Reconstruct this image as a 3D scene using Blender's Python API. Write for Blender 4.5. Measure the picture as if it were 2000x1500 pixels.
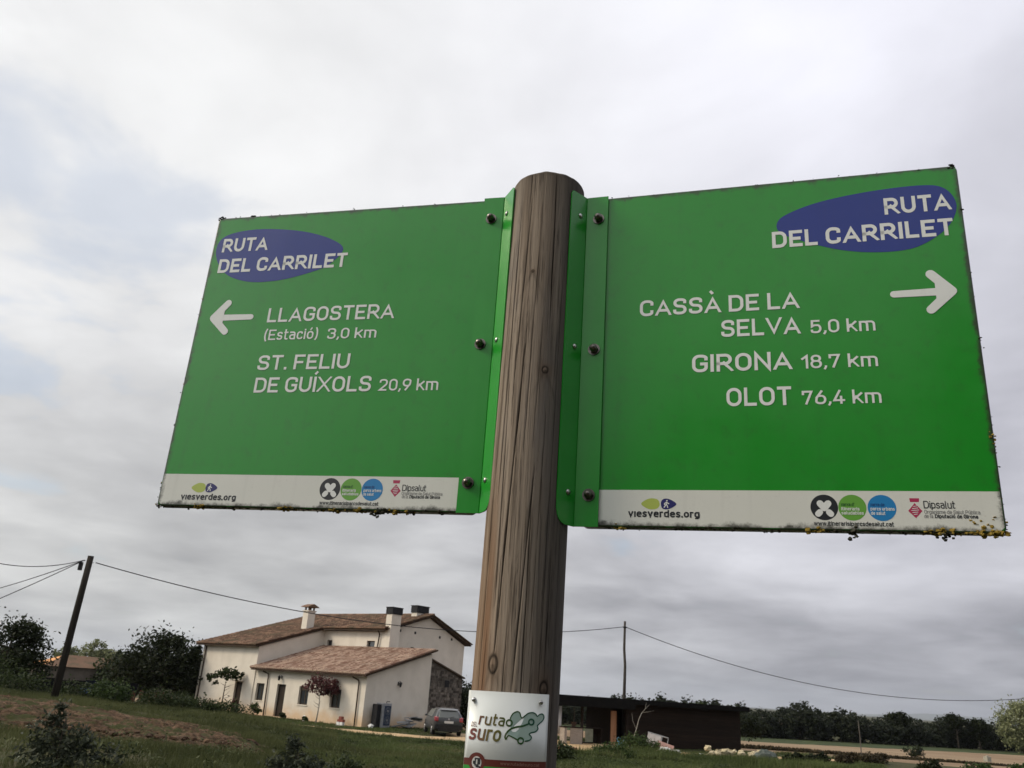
import bpy, math, random
import numpy as np
from mathutils import Vector, Matrix
# ------------------------------------------------------------------ camera, world, sun, exposure
scene = bpy.context.scene
for o_ in list(bpy.data.objects):
    bpy.data.objects.remove(o_)
COL = scene.collection
EYE = 1.6
PITCH = math.radians(20.532); ROLL = math.radians(3.933); FPX = 1598.4
cd = bpy.data.cameras.new('camera'); cam = bpy.data.objects.new('camera', cd); COL.objects.link(cam)
cd.sensor_width = 36.0; cd.lens = FPX / 2000 * 36; cd.clip_start = 0.05; cd.clip_end = 60000
cd.dof.use_dof = True; cd.dof.focus_distance = 1.42; cd.dof.aperture_fstop = 24.0
_F = Vector((0, math.cos(PITCH), math.sin(PITCH))); _u = Vector((0, -math.sin(PITCH), math.cos(PITCH))); _r = Vector((1, 0, 0))
_R = math.cos(ROLL) * _r + math.sin(ROLL) * _u; _U = -math.sin(ROLL) * _r + math.cos(ROLL) * _u
cam.matrix_world = Matrix(((_R.x, _U.x, -_F.x, 0), (_R.y, _U.y, -_F.y, 0), (_R.z, _U.z, -_F.z, EYE), (0, 0, 0, 1)))
scene.camera = cam

SUN_AZ = math.radians(-94.0)     # measured from +Y towards +X: the sun stands to the left of the view
SUN_EL = math.radians(36.0)
SUN_DIR = Vector((math.sin(SUN_AZ) * math.cos(SUN_EL), math.cos(SUN_AZ) * math.cos(SUN_EL), math.sin(SUN_EL)))
sl = bpy.data.lights.new('sun', 'SUN'); so = bpy.data.objects.new('sun', sl); COL.objects.link(so)
sl.energy = 2.1; sl.angle = math.radians(14); sl.color = (1.0, 0.85, 0.66)
so.rotation_euler = SUN_DIR.to_track_quat('Z', 'Y').to_euler()

vs = scene.view_settings
vs.view_transform = 'Standard'; vs.look = 'None'; vs.exposure = 0.0; vs.gamma = 1.0; vs.use_curve_mapping = False


class NT:
    """small helper to write node trees"""
    def __init__(s, nt):
        s.nt = nt; nt.nodes.clear()
    def n(s, typ, **kw):
        nd = s.nt.nodes.new(typ)
        for k, v in kw.items():
            if k.startswith('i_'):
                key = k[2:].replace('_', ' ')
                nd.inputs[int(key) if key.isdigit() else key].default_value = v
            else:
                setattr(nd, k, v)
        return nd
    def l(s, a, b):
        s.nt.links.new(a, b)
    def val(s, x, sock):
        if isinstance(x, (int, float)): sock.default_value = x
        elif isinstance(x, tuple): sock.default_value = x if len(x) == len(sock.default_value) else x + (1,)
        else: s.l(x, sock)
    def math(s, op, a, b=0.0, c=0.0, clamp=False):
        nd = s.n('ShaderNodeMath', operation=op, use_clamp=clamp)
        s.val(a, nd.inputs[0]); s.val(b, nd.inputs[1]); s.val(c, nd.inputs[2]); return nd.outputs[0]
    def vmath(s, op, a, b=(0, 0, 0)):
        nd = s.n('ShaderNodeVectorMath', operation=op); s.val(a, nd.inputs[0]); s.val(b, nd.inputs[1])
        return nd.outputs['Value'] if op in ('DOT_PRODUCT', 'LENGTH', 'DISTANCE') else nd.outputs[0]
    def noise(s, vec, scale, detail=4.0, rough=.5, dist=0.0):
        nd = s.n('ShaderNodeTexNoise', i_Scale=scale, i_Detail=detail, i_Roughness=rough, i_Distortion=dist)
        if vec is not None: s.l(vec, nd.inputs['Vector'])
        return nd.outputs[0]
    def smooth(s, x, a, b, lo=0.0, hi=1.0):
        nd = s.n('ShaderNodeMapRange', interpolation_type='SMOOTHSTEP')
        s.val(x, nd.inputs[0]); nd.inputs[1].default_value = a; nd.inputs[2].default_value = b
        nd.inputs[3].default_value = lo; nd.inputs[4].default_value = hi; return nd.outputs[0]
    def mix(s, f, a, b, mode='MIX'):
        nd = s.n('ShaderNodeMix', data_type='RGBA', blend_type=mode)
        s.val(f, nd.inputs[0]); s.val(a, nd.inputs[6]); s.val(b, nd.inputs[7]); return nd.outputs[2]
    def mapping(s, vec, scale=(1, 1, 1), loc=(0, 0, 0)):
        nd = s.n('ShaderNodeMapping'); s.l(vec, nd.inputs[0])
        nd.inputs['Scale'].default_value = scale; nd.inputs['Location'].default_value = loc; return nd.outputs[0]


world = bpy.data.worlds.new('World'); scene.world = world; world.use_nodes = True
W = NT(world.node_tree)
sky = W.n('ShaderNodeTexSky', sky_type='NISHITA', sun_disc=False, sun_elevation=SUN_EL, sun_rotation=SUN_AZ,
          air_density=1.0, dust_density=1.6, ozone_density=1.4, altitude=100.0)
geo = W.n('ShaderNodeTexCoord').outputs['Generated']
sep = W.n('ShaderNodeSeparateXYZ'); W.l(geo, sep.inputs[0])
zc = W.math('MAXIMUM', sep.outputs[2], 0.0)
den = W.math('ADD', zc, 0.16)
cx = W.math('DIVIDE', sep.outputs[0], den); cy = W.math('DIVIDE', sep.outputs[1], den)
cmb = W.n('ShaderNodeCombineXYZ'); W.l(cx, cmb.inputs[0]); W.l(cy, cmb.inputs[1])
plane = cmb.outputs[0]
n1 = W.noise(W.mapping(plane, (1, 1, 1), (3.1, 7.7, 0)), 0.75, 5, .5, .35)
n2 = W.noise(W.mapping(plane, (1, 1, 1), (11.0, 2.0, 5)), 2.3, 6, .52, .3)
n3 = W.noise(W.mapping(plane, (1, 1, 1), (1.0, 4.0, 9)), 0.42, 3, .5, .2)
# thickness of the deck: lower clouds are seen through more cloud and read darker
el = W.smooth(zc, 0.0, 0.62)
bright = W.math('MULTIPLY_ADD', el, 0.28, 0.455)
flat = W.n('ShaderNodeCombineXYZ'); hyp = W.math('SQRT', W.math('ADD', W.math('MULTIPLY', sep.outputs[0], sep.outputs[0]), W.math('MULTIPLY', sep.outputs[1], sep.outputs[1])))
W.l(W.math('DIVIDE', sep.outputs[0], hyp), flat.inputs[0]); W.l(W.math('DIVIDE', sep.outputs[1], hyp), flat.inputs[1]); W.l(W.math('MULTIPLY', sep.outputs[2], 3.4), flat.inputs[2])
n4 = W.noise(W.mapping(flat.outputs[0], (1, 1, 1), (4.3, 1.2, 2.6)), 2.1, 5, .5, .25)
bright = W.math('ADD', bright, W.math('MULTIPLY', W.math('SUBTRACT', n4, .5), W.smooth(zc, .18, .50, .85, .12)))
bright = W.math('ADD', bright, W.math('MULTIPLY', W.math('SUBTRACT', n1, .5), 0.62))
bright = W.math('ADD', bright, W.math('MULTIPLY', W.math('SUBTRACT', n2, .5), 0.46))
sd = W.vmath('DOT_PRODUCT', geo, tuple(SUN_DIR))
bright = W.math('ADD', bright, W.smooth(sd, -1.0, 0.8, -.17, .22))
bright = W.math('ADD', bright, W.math('MULTIPLY', W.smooth(W.math('ADD', sd, W.math('MULTIPLY', W.math('SUBTRACT', n2, .5), .35)), 0.66, 1.0), 1.1))
ccol = W.n('ShaderNodeCombineColor')
W.l(W.math('MULTIPLY', bright, 10.0), ccol.inputs[0])
W.l(W.math('MULTIPLY', bright, 10.05), ccol.inputs[1])
bf = W.math('MULTIPLY', W.smooth(sep.outputs[0], -.35, .5, 10.05, 10.95), W.smooth(zc, .0, .3, .985, 1.02))
W.l(W.math('MULTIPLY', W.math('ADD', W.math('MULTIPLY', bright, .96), .024), bf), ccol.inputs[2])
gap = W.math('ADD', W.math('MULTIPLY', n3, 0.55), W.math('MULTIPLY', n2, 0.6))
gapm = W.smooth(gap, 0.50, 0.42, 0.0, 0.50)
skyb = W.mix(1.0, sky.outputs[0], (1.7, 1.7, 1.65), 'MULTIPLY')
skyv = W.mix(0.45, skyb, ccol.outputs[0])
fin = W.mix(gapm, ccol.outputs[0], skyv)
bg = W.n('ShaderNodeBackground'); W.l(fin, bg.inputs[0]); bg.inputs[1].default_value = 0.1
wo = W.n('ShaderNodeOutputWorld'); W.l(bg.outputs[0], wo.inputs[0])

# ------------------------------------------------------------------ helpers
rng = np.random.default_rng(7)
random.seed(11)

def tag(o, label=None, cat=None, group=None, kind=None):
    if label: o['label'] = label
    if cat: o['category'] = cat
    if group: o['group'] = group
    if kind: o['kind'] = kind
    return o

def empty(name, loc=(0, 0, 0), rz=0.0, mat=None, **kw):
    o = bpy.data.objects.new(name, None); COL.objects.link(o); o.empty_display_size = .1
    if mat is not None: o.matrix_world = mat
    else: o.location = loc; o.rotation_euler = (0, 0, rz)
    tag(o, **kw); return o

def link(name, mesh, parent=None, **kw):
    o = bpy.data.objects.new(name, mesh); COL.objects.link(o)
    if parent is not None: o.parent = parent
    tag(o, **kw); return o

class MB:
    """collects shapes and links them as ONE mesh object"""
    def __init__(s):
        s.v = []; s.f = []; s.t = []; s.cur = 0.5
    def add(s, vs_, fs, tint=None):
        k = len(s.v); s.v += [tuple(map(float, p)) for p in vs_]; s.f += [tuple(i + k for i in f) for f in fs]
        s.t += [s.cur if tint is None else tint] * len(fs)
    def box(s, lo, hi, tint=None, M=None):
        (a, b, c), (d, e, f) = lo, hi
        P = [(a, b, c), (d, b, c), (d, e, c), (a, e, c), (a, b, f), (d, b, f), (d, e, f), (a, e, f)]
        if M is not None: P = [tuple(M @ Vector(p)) for p in P]
        s.add(P, [(0, 3, 2, 1), (4, 5, 6, 7), (0, 1, 5, 4), (1, 2, 6, 5), (2, 3, 7, 6), (3, 0, 4, 7)], tint)
    def tube(s, pts, rad, n=8, caps=True, tint=None):
        pts = [Vector(p) for p in pts]
        if not hasattr(rad, '__len__'): rad = [rad] * len(pts)
        rings = []; up = Vector((0, 0, 1)); prev = None
        for i, p in enumerate(pts):
            a = pts[max(i - 1, 0)]; b = pts[min(i + 1, len(pts) - 1)]; d = (b - a).normalized()
            if prev is None:
                x = d.cross(up if abs(d.z) < .95 else Vector((1, 0, 0))).normalized()
            else:
                x = (prev - d * prev.dot(d)).normalized()
            prev = x; y = d.cross(x)
            rings.append([p + (x * math.cos(2 * math.pi * k / n) + y * math.sin(2 * math.pi * k / n)) * rad[i] for k in range(n)])
        V = [q for r in rings for q in r]; Fc = []
        for i in range(len(pts) - 1):
            for k in range(n):
                Fc.append((i * n + k, i * n + (k + 1) % n, (i + 1) * n + (k + 1) % n, (i + 1) * n + k))
        if caps:
            Fc.append(tuple(range(n - 1, -1, -1))); Fc.append(tuple((len(pts) - 1) * n + k for k in range(n)))
        s.add(V, Fc, tint)
    def prism(s, poly, axis, a, b, tint=None):
        """poly: 2d points of the cross section, extruded along axis ('x','y','z') from a to b"""
        def P(p, t):
            return {'x': (t, p[0], p[1]), 'y': (p[0], t, p[1]), 'z': (p[0], p[1], t)}[axis]
        n = len(poly); V = [P(p, a) for p in poly] + [P(p, b) for p in poly]
        Fc = [tuple(range(n - 1, -1, -1)), tuple(range(n, 2 * n))]
        for i in range(n):
            j = (i + 1) % n; Fc.append((i, j, n + j, n + i))
        s.add(V, Fc, tint)
    def blob(s, c, r, nu=7, nv=5, jit=.15, tint=None, rs=None):
        rs = rs or random; V = []; Fc = []
        rx, ry, rz = r if hasattr(r, '__len__') else (r, r, r)
        V.append((c[0], c[1], c[2] - rz))
        for j in range(1, nv):
            th = math.pi * j / nv
            for i in range(nu):
                ph = 2 * math.pi * (i + .5 * (j % 2)) / nu; q = 1 + rs.uniform(-jit, jit)
                V.append((c[0] + rx * q * math.sin(th) * math.cos(ph), c[1] + ry * q * math.sin(th) * math.sin(ph), c[2] - rz * q * math.cos(th)))
        V.append((c[0], c[1], c[2] + rz)); last = len(V) - 1
        for i in range(nu): Fc.append((0, 1 + (i + 1) % nu, 1 + i))
        for j in range(nv - 2):
            for i in range(nu):
                a = 1 + j * nu + i; b = 1 + j * nu + (i + 1) % nu; Fc.append((a, b, b + nu, a + nu))
        for i in range(nu): Fc.append((1 + (nv - 2) * nu + i, 1 + (nv - 2) * nu + (i + 1) % nu, last))
        s.add(V, Fc, tint)
    def mesh(s, name, mat=None, smooth=False):
        me = bpy.data.meshes.new(name); me.from_pydata(s.v, [], s.f)
        at = me.attributes.new('tint', 'FLOAT', 'FACE'); at.data.foreach_set('value', np.array(s.t, np.float32))
        if mat: me.materials.append(mat)
        if smooth: me.polygons.foreach_set('use_smooth', [True] * len(me.polygons))
        me.update(); return me
    def build(s, name, mat, parent=None, smooth=False, fixn=False, bevel=0, **kw):
        me = s.mesh(name, mat, smooth)
        if fixn:
            import bmesh
            bm = bmesh.new(); bm.from_mesh(me); bmesh.ops.recalc_face_normals(bm, faces=bm.faces); bm.to_mesh(me); bm.free()
        o = link(name, me, parent, **kw)
        if bevel:
            m = o.modifiers.new('bevel', 'BEVEL'); m.width = bevel; m.segments = 2; m.limit_method = 'ANGLE'
        return o

def np_mesh(name, V, Fq, mat, attrs=None, smooth=False):
    """V (n,3), Fq (m,k) arrays; attrs {name: (values, domain)}"""
    me = bpy.data.meshes.new(name); k = Fq.shape[1]
    me.vertices.add(len(V)); me.vertices.foreach_set('co', V.astype(np.float32).ravel())
    me.loops.add(Fq.size); me.loops.foreach_set('vertex_index', Fq.astype(np.int32).ravel())
    me.polygons.add(len(Fq)); me.polygons.foreach_set('loop_start', np.arange(0, Fq.size, k, dtype=np.int32))
    if smooth: me.polygons.foreach_set('use_smooth', np.ones(len(Fq), bool))
    me.update(calc_edges=True)
    for an, (vals, dom) in (attrs or {}).items():
        a = me.attributes.new(an, 'FLOAT', dom); a.data.foreach_set('value', vals.astype(np.float32))
    me.materials.append(mat); return me

def mat(name, fn=None, col=(.5, .5, .5), rough=.7, metal=0.0, spec=.5, **kw):
    m = bpy.data.materials.new(name); m.use_nodes = True; T = NT(m.node_tree)
    b = T.n('ShaderNodeBsdfPrincipled'); o = T.n('ShaderNodeOutputMaterial'); T.l(b.outputs[0], o.inputs[0])
    b.inputs['Base Color'].default_value = tuple(col) + (1,); b.inputs['Roughness'].default_value = rough
    b.inputs['Metallic'].default_value = metal; b.inputs['Specular IOR Level'].default_value = spec
    for k, v in kw.items(): b.inputs[k.replace('_', ' ')].default_value = v
    T.b = b; T.out = o
    T.obj = T.n('ShaderNodeTexCoord').outputs['Object']
    if fn: fn(T)
    return m

def bump(T, h, strength, dist=.01):
    nd = T.n('ShaderNodeBump', i_Strength=strength, i_Distance=dist); T.l(h, nd.inputs['Height']); T.l(nd.outputs[0], T.b.inputs['Normal'])

def attr(T, name):
    return T.n('ShaderNodeAttribute', attribute_name=name).outputs['Fac']

def simple(name, c1, c2, scale=4.0, rough=.85, detail=5, bumpk=0.0, metal=0.0, stretch=(1, 1, 1), spec=.15, tint=0.0):
    """two-tone procedural surface"""
    def fn(T):
        v = T.mapping(T.obj, stretch)
        f = T.smooth(T.noise(v, scale, detail, .6), .32, .68)
        c = T.mix(f, c1, c2)
        if tint:
            a = attr(T, 'tint'); k = T.math('MULTIPLY_ADD', a, tint * 2, 1 - tint)
            cc = T.n('ShaderNodeCombineColor')
            for i in range(3): T.l(k, cc.inputs[i])
            c = T.mix(1.0, c, cc.outputs[0], 'MULTIPLY')
        T.l(c, T.b.inputs['Base Color'])
        if bumpk: bump(T, T.noise(v, scale * 3, 5, .6), bumpk)
    return mat(name, fn, rough=rough, metal=metal, spec=spec)

def sstep(x, a, b):
    t = np.clip((x - a) / (b - a), 0, 1); return t * t * (3 - 2 * t)

def vnoise(x, y, seed=0):
    """smooth value noise on arrays"""
    r = np.random.default_rng(seed).random((64, 64))
    xi = np.floor(x).astype(int); yi = np.floor(y).astype(int); fx = x - xi; fy = y - yi
    fx = fx * fx * (3 - 2 * fx); fy = fy * fy * (3 - 2 * fy)
    g = lambda a, b: r[a % 64, b % 64]
    return (g(xi, yi) * (1 - fx) + g(xi + 1, yi) * fx) * (1 - fy) + (g(xi, yi + 1) * (1 - fx) + g(xi + 1, yi + 1) * fx) * fy

GZ = EYE - 2.63      # level of the farmyard, -1.03

def terrain(x, y):
    x = np.asarray(x, float); y = np.asarray(y, float)
    z = -0.2 * sstep(y, 1.5, 10) - 0.45 * sstep(y, 8, 24) - 0.38 * sstep(y, 20, 45)
    z = z - 1.75 * sstep(y, 52, 105) * sstep(x + .35 * y, 0, 30)
    a = -x / np.maximum(y, 4.0)
    bank = sstep(a, .13, .30) * sstep(y, 5, 14) * (1 - sstep(y, 42, 54))
    z = z + bank * (0.20 - 1.8 * np.clip(.6 - a, 0, .6) * sstep(y, 10, 30) - z)
    near = np.exp(-((y - 30) / 26.0) ** 2)
    z = z + near * (0.10 * (vnoise(x * .45 + 9, y * .45 + 3, 1) - .5) + 0.05 * (vnoise(x * 1.7, y * 1.7, 2) - .5))
    yard = sstep(y, 40, 46) * (1 - sstep(y, 74, 90))
    return z * (1 - yard) + yard * np.where(bank > .02, z, GZ) if False else z

def tz(x, y): return float(terrain(x, y))

# ------------------------------------------------------------------ materials for the setting
def grass_ground(T):
    P = T.n('ShaderNodeNewGeometry').outputs['Position']
    big = T.smooth(T.noise(P, .22, 4, .55), .38, .62); mid = T.smooth(T.noise(P, 1.6, 5, .6), .35, .65); fine = T.noise(P, 14, 5, .7)
    c = T.mix(big, (.036, .042, .015), (.064, .068, .028)); c = T.mix(T.math('MULTIPLY', mid, .8), c, (.085, .064, .036))
    c = T.mix(T.smooth(fine, .35, .75), c, (.020, .030, .009)); T.l(c, T.b.inputs['Base Color'])
    bump(T, fine, .6, .06)
M_GRASS = mat('grass ground', grass_ground, rough=.95, spec=.15)
def soil_fn(T):
    P = T.n('ShaderNodeNewGeometry').outputs['Position']
    a = T.smooth(T.noise(P, 1.1, 5, .6), .35, .65); f = T.noise(P, 9, 6, .7)
    c = T.mix(a, (.115, .068, .042), (.185, .120, .076)); c = T.mix(T.smooth(f, .40, .62), c, (.045, .030, .018))
    c = T.mix(T.smooth(T.noise(P, 1.0, 5, .75), .47, .60), c, (.060, .064, .026))
    T.l(c, T.b.inputs['Base Color']); bump(T, f, 1.0, .14)
M_SOIL = mat('tilled soil', soil_fn, rough=.95, spec=.1)
def track_fn(T):
    P = T.n('ShaderNodeNewGeometry').outputs['Position']
    a = T.smooth(T.noise(P, .8, 5, .6), .35, .65); c = T.mix(a, (.40, .27, .145), (.46, .34, .21))
    c = T.mix(T.smooth(T.noise(P, 6, 5, .7), .52, .72), c, (.16, .15, .07)); T.l(c, T.b.inputs['Base Color'])
M_TRACK = mat('sandy track', track_fn, rough=.95, spec=.1)
def stubble_fn(T):
    P = T.n('ShaderNodeNewGeometry').outputs['Position']
    a = T.smooth(T.noise(T.mapping(P, (.03, .12, 1)), 1.0, 5, .6), .35, .65); c = T.mix(a, (.19, .130, .080), (.26, .195, .125))
    c = T.mix(T.smooth(T.noise(T.mapping(P, (.15, 1.2, 1)), 1.0, 5, .7), .45, .75), c, (.15, .095, .060)); T.l(c, T.b.inputs['Base Color'])
M_STUB = mat('stubble', stubble_fn, rough=.95, spec=.1)
M_VERGE = simple('green verge', (.026, .038, .013), (.046, .060, .020), .4)

# ------------------------------------------------------------------ ground
def grid_axis(lo, hi, near, n):
    t = np.linspace(-1, 1, n); s = np.sign(t) * np.abs(t) ** 3.2
    return np.where(s < 0, near + s * (near - lo), near + s * (hi - near))
def ground_sheet():
    xs = np.unique(np.concatenate([np.linspace(-45, 70, 231), grid_axis(-22000, 24000, 0, 71)]))
    ys = np.unique(np.concatenate([np.linspace(-6, 60, 165), np.linspace(60, 200, 71), np.linspace(200, 17500, 40), np.linspace(-4000, -6, 14)]))
    X, Y = np.meshgrid(xs, ys); Z = terrain(X, Y)
    V = np.stack([X.ravel(), Y.ravel(), Z.ravel()], 1); nx = len(xs); ny = len(ys)
    i = np.arange(ny - 1)[:, None] * nx + np.arange(nx - 1)[None]; Fq = np.stack([i, i + 1, i + nx + 1, i + nx], -1).reshape(-1, 4)
    link('ground', np_mesh('ground', V, Fq, M_GRASS, smooth=True), kind='structure', label='rough grass ground sloping down from the path')
ground_sheet()

def drape(name, centre, half, material, nu, nv, lift, seed, kind='structure', label=None, rag=.35, rough=0.0):
    """sheet following a centre line [(x,y)...] with half widths, ragged edges, laid just above the ground"""
    c = np.array(centre, float); seg = np.r_[0, np.cumsum(np.hypot(*np.diff(c, axis=0).T))]; t = np.linspace(0, seg[-1], nu)
    px = np.interp(t, seg, c[:, 0]); py = np.interp(t, seg, c[:, 1]); hw = np.interp(t, seg, np.array(half, float))
    dx = np.gradient(px); dy = np.gradient(py); L = np.hypot(dx, dy); nx_, ny_ = -dy / L, dx / L
    w = np.linspace(-1, 1, nv)[None, :]
    r1 = 1 + rag * (vnoise(t * .6 + seed, t * 0 + 1.5, seed) * 2 - 1) + rag * .5 * (vnoise(t * 2.3, t * 0 + .5, seed + 5) * 2 - 1)
    r2 = 1 + rag * (vnoise(t * .6 + seed, t * 0 + 3.5, seed + 1) * 2 - 1) + rag * .5 * (vnoise(t * 2.3, t * 0 + .5, seed + 6) * 2 - 1)
    off = np.where(w < 0, w * (hw * r1)[:, None], w * (hw * r2)[:, None])
    X = px[:, None] + nx_[:, None] * off; Y = py[:, None] + ny_[:, None] * off
    Z = terrain(X, Y) + (lift + rough * (vnoise(X * 3.1, Y * 3.1, seed + 20) * .55 + vnoise(X * 7.5, Y * 7.5, seed + 21) * .45)) * (1 - np.abs(w) ** 6 * .9) * np.minimum(1, np.minimum(np.arange(nu), np.arange(nu)[::-1]) / (nu * .10))[:, None] + .006
    V = np.stack([X.ravel(), Y.ravel(), Z.ravel()], 1)
    i = np.arange(nu - 1)[:, None] * nv + np.arange(nv - 1)[None]; Fq = np.stack([i, i + 1, i + nv + 1, i + nv], -1).reshape(-1, 4)
    return link(name, np_mesh(name, V, Fq, material, smooth=True), kind=kind, label=label)
drape('tilled_soil', [(-26, 27), (-18, 25.5), (-12.5, 25), (-8.5, 22.5), (-5.5, 21)], [7.4, 7.2, 6.4, 4.4, 1.2], M_SOIL, 220, 130, .035, 3, label='strip of freshly turned reddish soil in the grass', rough=.30)
drape('farm_track', [(-14, 51.2), (-6, 48.6), (0, 46.4), (6, 47.3), (12, 49), (22, 54)], [.9, 1.1, 1.3, 3.2, 1.6, .6], M_TRACK, 120, 24, .022, 8, label='pale sandy farm track in front of the house and shed')
drape('farmyard', [(-2.4, 51), (3, 51.2), (8.5, 52)], [3.2, 3.4, 1.4], M_TRACK, 60, 24, .045, 18, label='sandy yard under the car and the shed')
drape('stubble_field', [(-30, 90), (22, 88), (60, 92), (125, 116)], [28, 31, 42, 50], M_STUB, 160, 60, .05, 4, label='dry stubble field behind the shed', rag=.03)
drape('grass_verge', [(-20, 127), (40, 130), (125, 164)], [8, 8, 6], M_VERGE, 80, 8, .12, 5, label='green grass verge along the far edge of the field', rag=.12)

# ------------------------------------------------------------------ vegetation
def leaf_material(name, dark, light, glint=(.2, .22, .14), gl=0.0, trans=.25):
    def fn(T):
        a = attr(T, 'tint'); c = T.mix(a, dark, light)
        if gl: c = T.mix(T.smooth(a, 1 - gl, 1.0), c, glint)
        T.l(c, T.b.inputs['Base Color'])
        tr = T.n('ShaderNodeBsdfTranslucent'); T.l(c, tr.inputs[0]); mx = T.n('ShaderNodeMixShader', i_0=trans)
        T.l(T.b.outputs[0], mx.inputs[1]); T.l(tr.outputs[0], mx.inputs[2]); T.l(mx.outputs[0], T.out.inputs[0])
    return mat(name, fn, rough=.6, spec=.14)
M_LEAF = leaf_material('evergreen leaves', (.012, .020, .007), (.050, .068, .022))
M_LEAF_DK = leaf_material('dark leaves', (.006, .010, .004), (.026, .034, .012))
M_LEAF_OLIVE = leaf_material('olive leaves', (.014, .020, .011), (.060, .070, .045), (.30, .33, .24), .16)
M_LEAF_PALE = leaf_material('pale poplar leaves', (.10, .125, .055), (.29, .30, .16))
M_LEAF_GREEN = leaf_material('fresh leaves', (.018, .034, .010), (.058, .088, .024))
M_LEAF_RED = leaf_material('red leaves', (.055, .020, .020), (.150, .060, .058))
M_LEAF_FAR = leaf_material('wood edge leaves', (.010, .014, .008), (.034, .042, .022))
M_BARK = simple('bark', (.06, .048, .036), (.13, .11, .088), 9, bumpk=.3, stretch=(1, 1, .2))
M_BARE = simple('bare branch bark', (.26, .24, .20), (.36, .34, .29), 9)

def leaf_mesh(name, material, blobs, n, size, seed, aspect=1.6, shell=.35, droop=0.0, clump=26, cl_r=.16):
    """leaf-sized faces in clumps through ellipsoids [(cx,cy,cz,rx,ry,rz,weight)]"""
    r = np.random.default_rng(seed); B = np.array(blobs, float); w = B[:, 6] / B[:, 6].sum()
    nc = max(3, n // clump); bi = r.choice(len(B), nc, p=w); b = B[bi]
    d = r.normal(size=(nc, 3)); d /= np.linalg.norm(d, axis=1)[:, None]
    rad = shell + (1 - shell) * r.random(nc) ** .45; rad *= 1 + .10 * r.normal(size=nc).clip(-1.5, 1.6)
    cc = b[:, :3] + d * rad[:, None] * b[:, 3:6]
    ctint = r.random(nc) * .6
    ci = r.integers(0, nc, n); R = (b[ci, 3] + b[ci, 5]) * .5
    P = cc[ci] + r.normal(size=(n, 3)) * (R * cl_r)[:, None]
    P[:, 2] = np.maximum(P[:, 2], .03)
    nrm = r.normal(size=(n, 3)); nrm[:, 2] = np.abs(nrm[:, 2]) + .25; nrm /= np.linalg.norm(nrm, axis=1)[:, None]
    t = np.cross(nrm, r.normal(size=(n, 3))); t /= np.linalg.norm(t, axis=1)[:, None]; u = np.cross(nrm, t)
    s = size * (.6 + .8 * r.random(n))[:, None]
    a = t * s * aspect * .5; c = u * s * .5
    V = np.stack([P - a, P - c * .9 + a * .1, P + a, P + c * .9 + a * .1], 1).reshape(-1, 3)
    Fq = np.arange(4 * n).reshape(-1, 4)
    tint = (ctint[ci] + .4 * r.random(n)).clip(0, 1)
    return np_mesh(name, V, Fq, material, {'tint': (tint, 'FACE')})

def branches(mb, base, top, r0, n, spread, seed, rise=.5):
    rs = random.Random(seed); base = Vector(base); top = Vector(top); mid = base.lerp(top, .5) + Vector((rs.uniform(-.06, .06), rs.uniform(-.06, .06), 0)) * (top - base).length
    mb.tube([base, base.lerp(mid, .5), mid, mid.lerp(top, .5), top], [r0 * 1.25, r0, r0 * .8, r0 * .55, r0 * .2], 7)
    for i in range(n):
        t = rs.uniform(.3, .92); p = base.lerp(top, t); a = rs.uniform(0, 6.28); L = spread * rs.uniform(.5, 1) * (1.1 - t * .5)
        q = p + Vector((math.cos(a) * L, math.sin(a) * L, L * rise * rs.uniform(.6, 1.4)))
        m = p.lerp(q, .5) + Vector((0, 0, -L * .06)); mb.tube([p, m, q], [r0 * .42, r0 * .28, r0 * .08], 5)

TREE_LIB = {}
def tree(name, label, cat, x, y, blobs, n, size, material, trunk=None, group=None, seed=1, rz=0.0, z=None, bark=None, **kw):
    e = empty(name, (x, y, tz(x, y) if z is None else z), rz, label=label, cat=cat, group=group)
    link('crown', leaf_mesh('crown', material, blobs, n, size, seed, **kw), e)
    if trunk:
        mb = MB(); h, r0, nb, spread = trunk; branches(mb, (0, 0, -.15), (0, 0, h), r0, nb, spread, seed)
        mb.build('trunk', bark or M_BARK, e, smooth=True)
    return e
def copy_tree(src, x, y, rz, sc, label, z=None, group=None):
    o = src.copy(); COL.objects.link(o); o.location = (x, y, tz(x, y) if z is None else z); o.rotation_euler = (0, 0, rz); o.scale = sc; o['label'] = label
    if group: o['group'] = group
    for ch in src.children:
        c = ch.copy(); COL.objects.link(c); c.parent = o
    return o

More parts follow.
